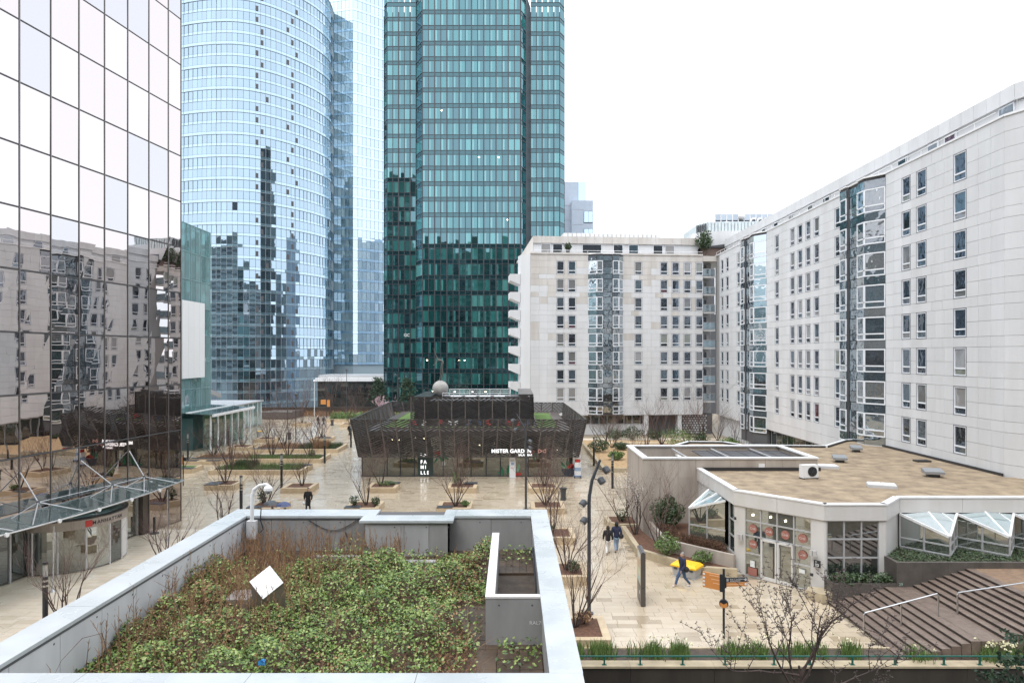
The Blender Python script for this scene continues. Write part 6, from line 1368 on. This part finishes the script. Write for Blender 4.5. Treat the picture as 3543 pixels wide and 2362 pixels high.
# ================================================================ people
def person(label, x, y, face, h=1.74, coat=M_blk, legs=M_jean, shoe=M_blk, hair=M_hair, stride=.28, hood=False, bag=None, long=0, hold=None, name='person', group=None):
    o = thing('person', label, 'person', (x, y, 0), face, group); s = h/1.74; o.scale = (s, s, s)
    a = stride; LF, RF = -a, a                     # facing -Y: left foot forward
    hip, knee = .90, .48
    def leg(sx, f): 
        kb = .12 if f > 0 else .02
        return [(sx*.09,0,hip-.06,.10,.105),(sx*.095,f*.45-.06-kb*.2,knee,.072),(sx*.095,f+(.05 if f > 0 else 0),.085 if f <= 0 else .11,.056),(sx*.10,f-.14+(.05 if f > 0 else 0),.035,.035)]
    torso = [(0,0,.95,.15,.11),(0,-.01,1.15,.15,.115),(0,-.02,1.34,.18,.12),(0,-.01,1.46,.08,.07)]
    neck = [(0,-.015,1.52,.066),(0,-.03,1.60,.098,.112),(0,-.03,1.71,.095,.108)]
    def arm(sx, sw): 
        if hold == sx: return [(sx*.19,-.01,1.41,.055),(sx*.24,-.06,1.14,.045),(sx*.14,-.26,1.2,.035),(sx*.11,-.32,1.24,.033),(sx*.10,-.34,1.29,.02)]
        return [(sx*.19,-.01,1.41,.055),(sx*.25,.03-sw*.3,1.13,.045),(sx*.25,-.06-sw,.90,.034),(sx*.25,-.08-sw,.82,.035,.02),(sx*.245,-.09-sw,.74,.022,.015)]
    V, E = [], []
    def ch(c, at=None):
        i0 = len(V); V.extend(c); E.extend((i0+k, i0+k+1) for k in range(len(c)-1))
        if at is not None: E.append((at, i0))
        return i0
    ch(torso + neck); 
    for sx, f in ((-1,LF),(1,RF)): ch(leg(sx, f), 0)
    for sx, w in ((-1,-a*.5),(1,a*.5)):
        i = ch(arm(sx, w), 2); p = V[i+3]; V.append((p[0]-sx*.02, p[1]-.035, p[2]-.02, .014)); E.append((i+3, len(V)-1))
    slim = [(*v[:3], v[3]*.72, (v[4] if len(v) > 4 else v[3])*.72) if v[2] < 1.48 and v[2] > .16 and not (abs(v[0]) > .2 and v[2] < .9) else v for v in V]
    O('body', skinned(slim, E), M_skin, o)
    V, E = [], []; ch([(0,-.02,1.34,.20,.14),(0,-.01,1.16,.185,.14),(0,0,.98,.18,.14),(0,0,.80,.18,.145)]); ch([(0,-.01,1.48,.11,.10)], 0)
    for sx, w in ((-1,-a*.5),(1,a*.5)): ch([(v[0]*1.08, v[1], v[2], r_) for v, r_ in zip(arm(sx, w)[:3], (.095,.082,.062))], 0)
    if long: ch([(0,0,.8-long*.5,.19,.15),(0,0,.8-long,.20,.16)], 3)
    O('coat', skinned(V, E), coat, o)
    V, E = [], []; ch([(0,0,.95,.165,.13)])
    for sx, f in ((-1,LF),(1,RF)): ch([(*v[:3], v[3]*1.08, (v[4] if len(v) > 4 else v[3])*1.08) for v in leg(sx, f)[:3]], 0)
    O('trousers', skinned(V, E), legs, o)
    for sx, f in ((-1,LF),(1,RF)):
        l = leg(sx, f); q = [(*l[2][:3], .05),(l[3][0], l[3][1]+.05, l[3][2]+.012, .05, .042),(l[3][0], l[3][1]-.06, l[3][2]+.005, .042, .035)]
        O('shoe', skinned(q, [(0,1),(1,2)], 0, 1), shoe, o)
    if hood: O('hood', skinned([(0,.01,1.48,.13),(0,.01,1.62,.125,.135),(0,.01,1.72,.11,.12),(0,.01,1.79,.06)], [(0,1),(1,2),(2,3)], 0, 1), coat if hood is True else hood, o)
    else: O('hair', skinned([(0,.04,1.60,.07),(0,.012,1.69,.10,.115),(0,-.015,1.765,.08,.09)], [(0,1),(1,2)], 0, 1), hair, o)
    f = MB(); f.sphere((-.03,-.112,1.655), .011, 6, 4); f.sphere((.03,-.112,1.655), .011, 6, 4); f.build('eyes', M_ink, o); MB().bar((0,-.115,1.65),(0,-.135,1.615), .018, .02).build('nose', M_skin, o); MB().box(-.025,.025,-.118,-.108,1.575,1.583).build('mouth', M_red, o)
    for sx in (-1,1): MB().sphere((sx*.076,-.02,1.64), .018, 6, 4, 1.5).build('ear', M_skin, o)
    if bag:
        mb_, side, z = bag; q = MB(); q.sphere((side*.27,.04,z), .16, 10, 6, .95); b_ = q.build('bag', mb_, o); MB().tube([(side*.26,.06,z+.1),(side*.1,.06,1.46),(-side*.12,-.06,1.40)], .012, 5).build('strap', mb_, b_)
    return o
person('man in navy jacket and blue jeans walking past the yellow bin, shoulder bag', 8.85, 35.45, R(-70), 1.75, M_navy, M_jean, M_shoe, M_hair, .36, bag=(M_blk, 1, .95))
person('person in black puffer jacket and white trousers walking away, left of the pair', 5.79, 41.2, R(178), 1.68, M_blk, M_wcloth, M_shoe, stride=.2, hood=True)
person('taller person in navy puffer jacket and pale jeans walking away with a black bag', 6.38, 41.7, R(184), 1.80, M_navy, M_ljean, M_blk, stride=.22, hood=M_blk, bag=(M_blk, -1, .92))
person('man in long black coat and cap walking towards the viewer', -15.65, 52.4, R(8), 1.80, M_blk, M_blk, M_blk, M_blk, .24, long=.4, bag=(M_shoe, -1, .62))
for k, (x, y, um, l, lu) in enumerate([(-16.35,46.6,M_dgrey,'person sheltering under the dark grey umbrella behind the terrace','open dark grey umbrella behind the terrace wall'),(-15.35,46.2,M_navy,'person sheltering under the navy umbrella behind the terrace','open navy umbrella behind the terrace wall')]):
    person(l, x, y, R(20), 1.66, M_blk, M_jean, hold=1, stride=.15)
    ub = thing('umbrella', lu, 'umbrella', (x-.02, y-.28, 1.25), 0, 'open umbrellas'); q = MB(); n = 8
    prof = [(.02,.9),(.2,.87),(.38,.78),(.52,.64)]
    q.add([(r*math.cos(i*6.2832/n)*(1 if j < 3 else 1), r*math.sin(i*6.2832/n), z) for j, (r, z) in enumerate(prof) for i in range(n)], [(j*n+i, j*n+(i+1) % n, (j+1)*n+(i+1) % n, (j+1)*n+i) for j in range(3) for i in range(n)])
    q.build('canopy', mat('navy_umbrella', (.05,.07,.17), rough=.45) if um is M_navy else um, ub); MB().tube([(0,0,-.1),(0,0,.95)], .01, 6).build('shaft', M_steel, ub)
    for i in range(n): MB().tube([(0,0,.86),(.5*math.cos(i*6.2832/n), .5*math.sin(i*6.2832/n), .63)], .004, 4).build('rib', M_steel, ub)
person('left one of the far couple walking by the hedge, white cap', -32.9, 115.8, R(80), 1.74, M_blk, M_blk, M_blk, M_shoe, .25); person('right one of the far couple walking by the hedge', -31.9, 115.6, R(75), 1.76, M_dgrey, M_navy, M_blk, M_blk, .3)
person('person in dark clothes half hidden behind the pavilion corner', -24.2, 101.5, R(60), 1.72, M_blk, M_blk, M_blk, M_blk, .2)
# ================================================================ far end of the plaza
tag(MB().box(-80, -22, 139.4, 139.9, -6.9, 1.35).build('far_wall', mat('brown_wall', (.07,.05,.036), (.05,.036,.027), 1, rough=.8)), 'dark brown wall closing the plaza before the curved tower', 'wall')
o = thing('slatted_box', 'brown slatted planting box by the glass hall', 'planter', (-44.2,128,0))
for k in range(20): MB().box(-2.9+k*.29, -2.65+k*.29, -.05, .05, .05, 1.35).build('slat', M_post, o); MB().box(2.85,2.95,.1+k*.35,.4+k*.35,.05,1.35).build('slat', M_post, o)
MB().box(-2.9,2.85,.06,7,0,1.2).build('bed', M_soil, o); MB().box(-2.95,2.98,-.1,.1,1.35,1.45).build('rail', M_alu, o)
o = thing('far_bed', 'low limestone bed edge before the green hedge at the far end', 'planter', (-25,122.5,0)); chain(o, [(-8.5,0),(3,0)], .5, .35, M_stone, 'stone'); MB().box(-8.5,3,.35,6,0,.4).build('bed', M_soil, o)
q = MB(); rg = random.Random(14)
for _ in range(5000): leaf(q, (rg.uniform(-33,-18), 123+rg.random()*4.5, .4+rg.random()*1.25*(.6+.4*math.sin(rg.random()*6))), .22, rg, .4)
o = thing('far_hedge', 'bright green hedge at the far end of the plaza', 'hedge'); q.build('foliage', M_leafl, o)
tufts((-55,-22,133,139), 2600, 1.0, M_dry, 29, 'dry_grass', 'dry yellow grass along the far brown wall', z=0, w=.04)
def bicycle(label, x, y):
    o = thing('bicycle', label, 'bicycle', (x, y, 0), R(70), 'bicycles parked by the far bed')
    for s in (-.5,.5): MB().tube([(s+.33*math.cos(k*.524), 0, .34+.33*math.sin(k*.524)) for k in range(13)], .02, 4).build('wheel', M_black, o)
    q = MB(); 
    for a, c in (((-.5,.34),(0,.34)),((0,.34),(-.15,.85)),((-.15,.82),(.38,.85)),((0,.34),(.38,.85)),((.38,.95),(.5,.34)),((-.5,.34),(-.15,.8))): q.tube([(a[0],0,a[1]),(c[0],0,c[1])], .02, 4)
    q.build('frame', M_navy if 'blue' in label else M_blk, o); MB().box(-.27,-.03,-.06,.06,.88,.94).build('saddle', M_black, o); MB().tube([(.36,-.25,1.02),(.36,.25,1.02)], .018, 4).build('handlebar', M_black, o)
for k, (x, l) in enumerate(((-29.3,'black bicycle, first from the left by the far bed'),(-27.6,'black bicycle, second from the left by the far bed'),(-25.6,'blue bicycle parked third by the far bed'),(-22.4,'dark bicycle parked last by the far bed'))): bicycle(l, x, 121.6)
def pine(x, y, h, label, seed, r=2.6):
    rg = random.Random(seed); o = thing('pine_tree', label, 'tree', (x, y, 0), 0, 'pines before the dark podium'); MB().tube([(0,0,0),(.15,0,h*.5),(0,.1,h*.95)], [.18,.12,.04], 6).build('trunk', M_bark, o); q = MB(); br = MB()
    for k in range(26):
        z = h*(.28+.7*k/26); a = k*2.4; l = r*(1-.75*k/26)*rg.uniform(.7,1.1); e = Vector((math.cos(a)*l, math.sin(a)*l, z+.15*l)); br.tube([(0,0,z), e], [.05,.015], 4)
        for _ in range(90): t = rg.uniform(.35,1.05); p = Vector((0,0,z))*(1-t)+e*t; leaf(q, p+Vector((rg.gauss(0,.3), rg.gauss(0,.3), rg.gauss(.1,.16))), .22, rg, .5)
    br.build('branches', M_bark, o); q.build('crown', M_pine, o)
pine(-26.2, 134, 7.6, 'pine tree left of the pair before the dark podium', 1); pine(-20.5, 134, 7.4, 'pine tree right of the pair, next to the green tower', 2)
for k, (x, y, s, l) in enumerate([(-52,136,1.9,'dark bare tree at the far wall, leftmost'),(-46.5,136,1.8,'dark bare tree at the far wall, second from the left'),(-42,136.5,1.9,'dark bare tree at the far wall, third from the left'),(-36.2,136,1.9,'big dark bare tree left of the orange panels'),(-30.5,135,1.7,'dark bare tree right of the orange panels')]):
    put_tree(x, y, 0, l, k, s, k, 'dark bare trees at the far wall')
q = MB(); rg = random.Random(15)
st, tw = bare_tree(81, 3.6, 5, .9, .06, fork=3)
for v in tw.v[::5]: leaf(q, Vector(v)*1.0, .16, rg, .3)
o = put_tree(-24.5, 130, 0, 'pink blossoming bush beyond the bicycles', 0, 1, 0, None, (as_mesh(st, 'stems', M_bark), as_mesh(tw, 'twigs', M_twig)), 'blossom_bush'); q.build('blossom', M_pink, o)
# ================================================================ straw garden on the right, before the rear wing
gd = thing('straw_garden', 'straw-mulched garden behind limestone kerbs before the rear wing', 'garden', (9.2, 69.8, 0))
chain(gd, [(0,25.5),(.1,0),(14,0)], .45, .32, M_stonew, 'stone'); MB().box(.3, 21, .32, 26, -.02, .36).build('bed', M_straw, gd); MB().box(2, 20, 19.5, 21.5, .36, .45).build('path_kerb', M_stone, gd); MB().box(-1,21,23.5,25.5,.36,.4).build('path', M_pale, gd)
rg = random.Random(16)
for k, (x, y, s, l) in enumerate([(13.6,74,1.15,'dark bare tree standing alone in the straw garden'),(11.3,84,1.4,'reddish bare tree at the left of the straw garden'),(12.6,86,1.2,'bare tree behind the reddish one in the straw garden'),(17.2,87,1.2,'bare sapling left of the green bush in the straw garden'),(19.5,89,1.6,'tall bare tree before the porch windows'),(22.6,88,1.3,'bare tree beside the porch pier'),(25.4,92,1.6,'bare tree before the perforated screen'),(28,93,1.1,'gnarled bare tree right of the perforated screen'),(29.4,90,.9,'low gnarled bare tree by the right wing')]):
    put_tree(x, y, .36, l, k, s, k*1.1, 'bare trees in the straw garden')
for k, (x, y, rx, h, mt, l) in enumerate([(10.4,82,1.3,1.5,M_leafd,'loose green bush at the left of the straw garden'),(11.6,76,.9,.9,M_leafl,'pale green bush before the lone dark tree'),(13.4,84,1.0,.8,M_leafd,'dark low bush behind the lone dark tree'),(21.0,86,1.9,2.3,M_leafl,'big bright green bush before the porch'),(24.2,88,1.2,1.6,M_leafd,'dark green bush right of the bright one'),(27.6,87,1.2,1.0,M_leafl,'low green bush by the bollard light'),(16.6,94,1.6,1.7,M_leafd,'clipped dark bush under the ribbon windows'),(14.2,94.2,1.4,1.4,M_leafd,'second clipped dark bush under the ribbon windows'),(19.6,94,1.1,1.3,M_leafd,'third clipped dark bush left of the porch'),(29.6,84,1.0,.6,M_leafd,'dark ground bush at the foot of the right wing')]):
    shrub(x, y, .36, l, rx, h, 800, .15, mt, 90+k, group='bushes in the straw garden')
q = MB()
for k in range(28): y = 66+k*1.0; q.tube([(29.9,y,.0),(29.9,y,1.1)], .02, 4)
q.tube([(29.9,66,1.1),(29.9,93,1.1)], .03, 5); tag(q.build('garden_railing', M_dgrey), 'dark railing along the foot of the right wing', 'railing')
# rooftop tree and pot plant
st, tw = bare_tree(91, 3.2, 3, .3, .05, fork=2); o = put_tree(29.4, 104.3, 27.1, 'small leafy tree on the roof terrace between the wings', 0, 1, 0, None, (as_mesh(st, 'stems', M_bark), as_mesh(tw, 'twigs', M_bark)), 'roof_tree'); clump(900, 1.3, 1.3, 2.8, .22, 5, .9).build('foliage', M_leafd, o)
o = thing('potted_plant', 'small potted bush on the attic terrace of the rear wing', 'plant', (8.4,102.6,27.25)); MB().lathe([(.25,0),(.32,.5)], 10).build('pot', M_dgrey, o); clump(260, .55, .55, 1.0, .2, 6, .5).build('foliage', M_leafd, o)
# ================================================================ foreground growth from the court below, right
rg = random.Random(23); st, tw, bd = MB(), MB(), MB()
def spur(p, d, l, r, lev):
    n = 5; pts_ = [Vector(p)]; dd = Vector(d)
    for i in range(n): dd = (dd + Vector((rg.gauss(0,.16), rg.gauss(0,.12), rg.gauss(.04,.10)))).normalized(); pts_.append(pts_[-1]+dd*l/n)
    rad = [r*(1-.55*i/n) for i in range(n+1)]; (st if lev < 2 else tw).tube(pts_, rad, 6 if lev < 2 else 4)
    if lev >= 1:
        for q_ in pts_[1:]:
            for _ in range(3):
                a = rg.uniform(0,6.28); e = q_+Vector((math.cos(a)*.05, math.sin(a)*.05, rg.uniform(-.01,.05))); tw.tube([q_, e], [.008,.006], 3); bd.sphere(e, rg.uniform(.009,.016), 5, 4)
    if lev >= 3: return
    for k in range(5 if lev == 0 else 4):
        i = rg.randint(2, n) if k else n; a = rg.uniform(0,6.28); sd_ = Vector((math.cos(a), math.sin(a)*.7, rg.uniform(-.1,.6)))
        spur(pts_[i], (dd*.7+sd_*.75).normalized(), l*rg.uniform(.45,.72), max(.007, rad[i]*.62), lev+1)
base = Vector((7.7, 17.6, -7)); fork = Vector((7.4, 17.6, 4.0))
st.tube([base, (7.75,17.6,0), (7.55,17.6,2.6), fork], [.16,.11,.065,.03], 8)
for d, l in (((-.95,0,.55),1.7),((-.5,.1,1),1.5),((.15,0,1),1.75),((.75,.1,.9),1.6),((.95,-.1,.35),1.5),((-1,-.1,.15),1.4),((.4,.3,1.1),1.2),((1,.2,.0),1.4)):
    spur(fork - Vector((0,0,rg.uniform(0,.8))), Vector(d).normalized(), l*1.25, .034, 1)
o = thing('budding_tree', 'near bare tree with swelling buds rising before the plaza edge', 'tree', (0,0,0)); st.build('trunk', M_bark, o); tw.build('crown', M_bark, o); bd.build('buds', mat('buds', (.11,.085,.075), rough=.6), o)
cd = thing('cedar_tree', 'cedar branch with drooping green needles at the lower right corner', 'tree', (13.0,15.2,-7)); q, br = MB(), MB(); rg = random.Random(31)
MB().tube([(0,0,0),(0,0,13.2)], [.22,.05], 8).build('trunk', M_bark, cd)
for k in range(34):
    z = 9.3+3.6*k/34; a = 3.3+rg.uniform(-1.3,1.4); l = 3.1*(1-.6*k/34)*rg.uniform(.6,1.05); pts_ = [Vector((0,0,z))]; 
    for i in range(6): pts_.append(Vector((math.cos(a)*l*(i+1)/6, math.sin(a)*l*(i+1)/6, z+.35*math.sin((i+1)/6*2.4)*l*.4-.10*(i+1)*l/6)))
    br.tube(pts_, [.03,.025,.02,.015,.012,.008,.005], 4)
    for _ in range(190):
        t = rg.uniform(.1,1)*5.99; i = int(t); p = pts_[i].lerp(pts_[i+1], t-i); e = p+Vector((rg.gauss(0,.16), rg.gauss(0,.16), rg.uniform(-.16,.05)))
        q.add([p, p+Vector((.012,.0,.012)), e], [(0,1,2)]); leaf(q, e, .10, rg, .3)
br.build('branches', M_bark, cd); q.build('needles', M_pine, cd)
bpy.data.scenes.remove(TMP)
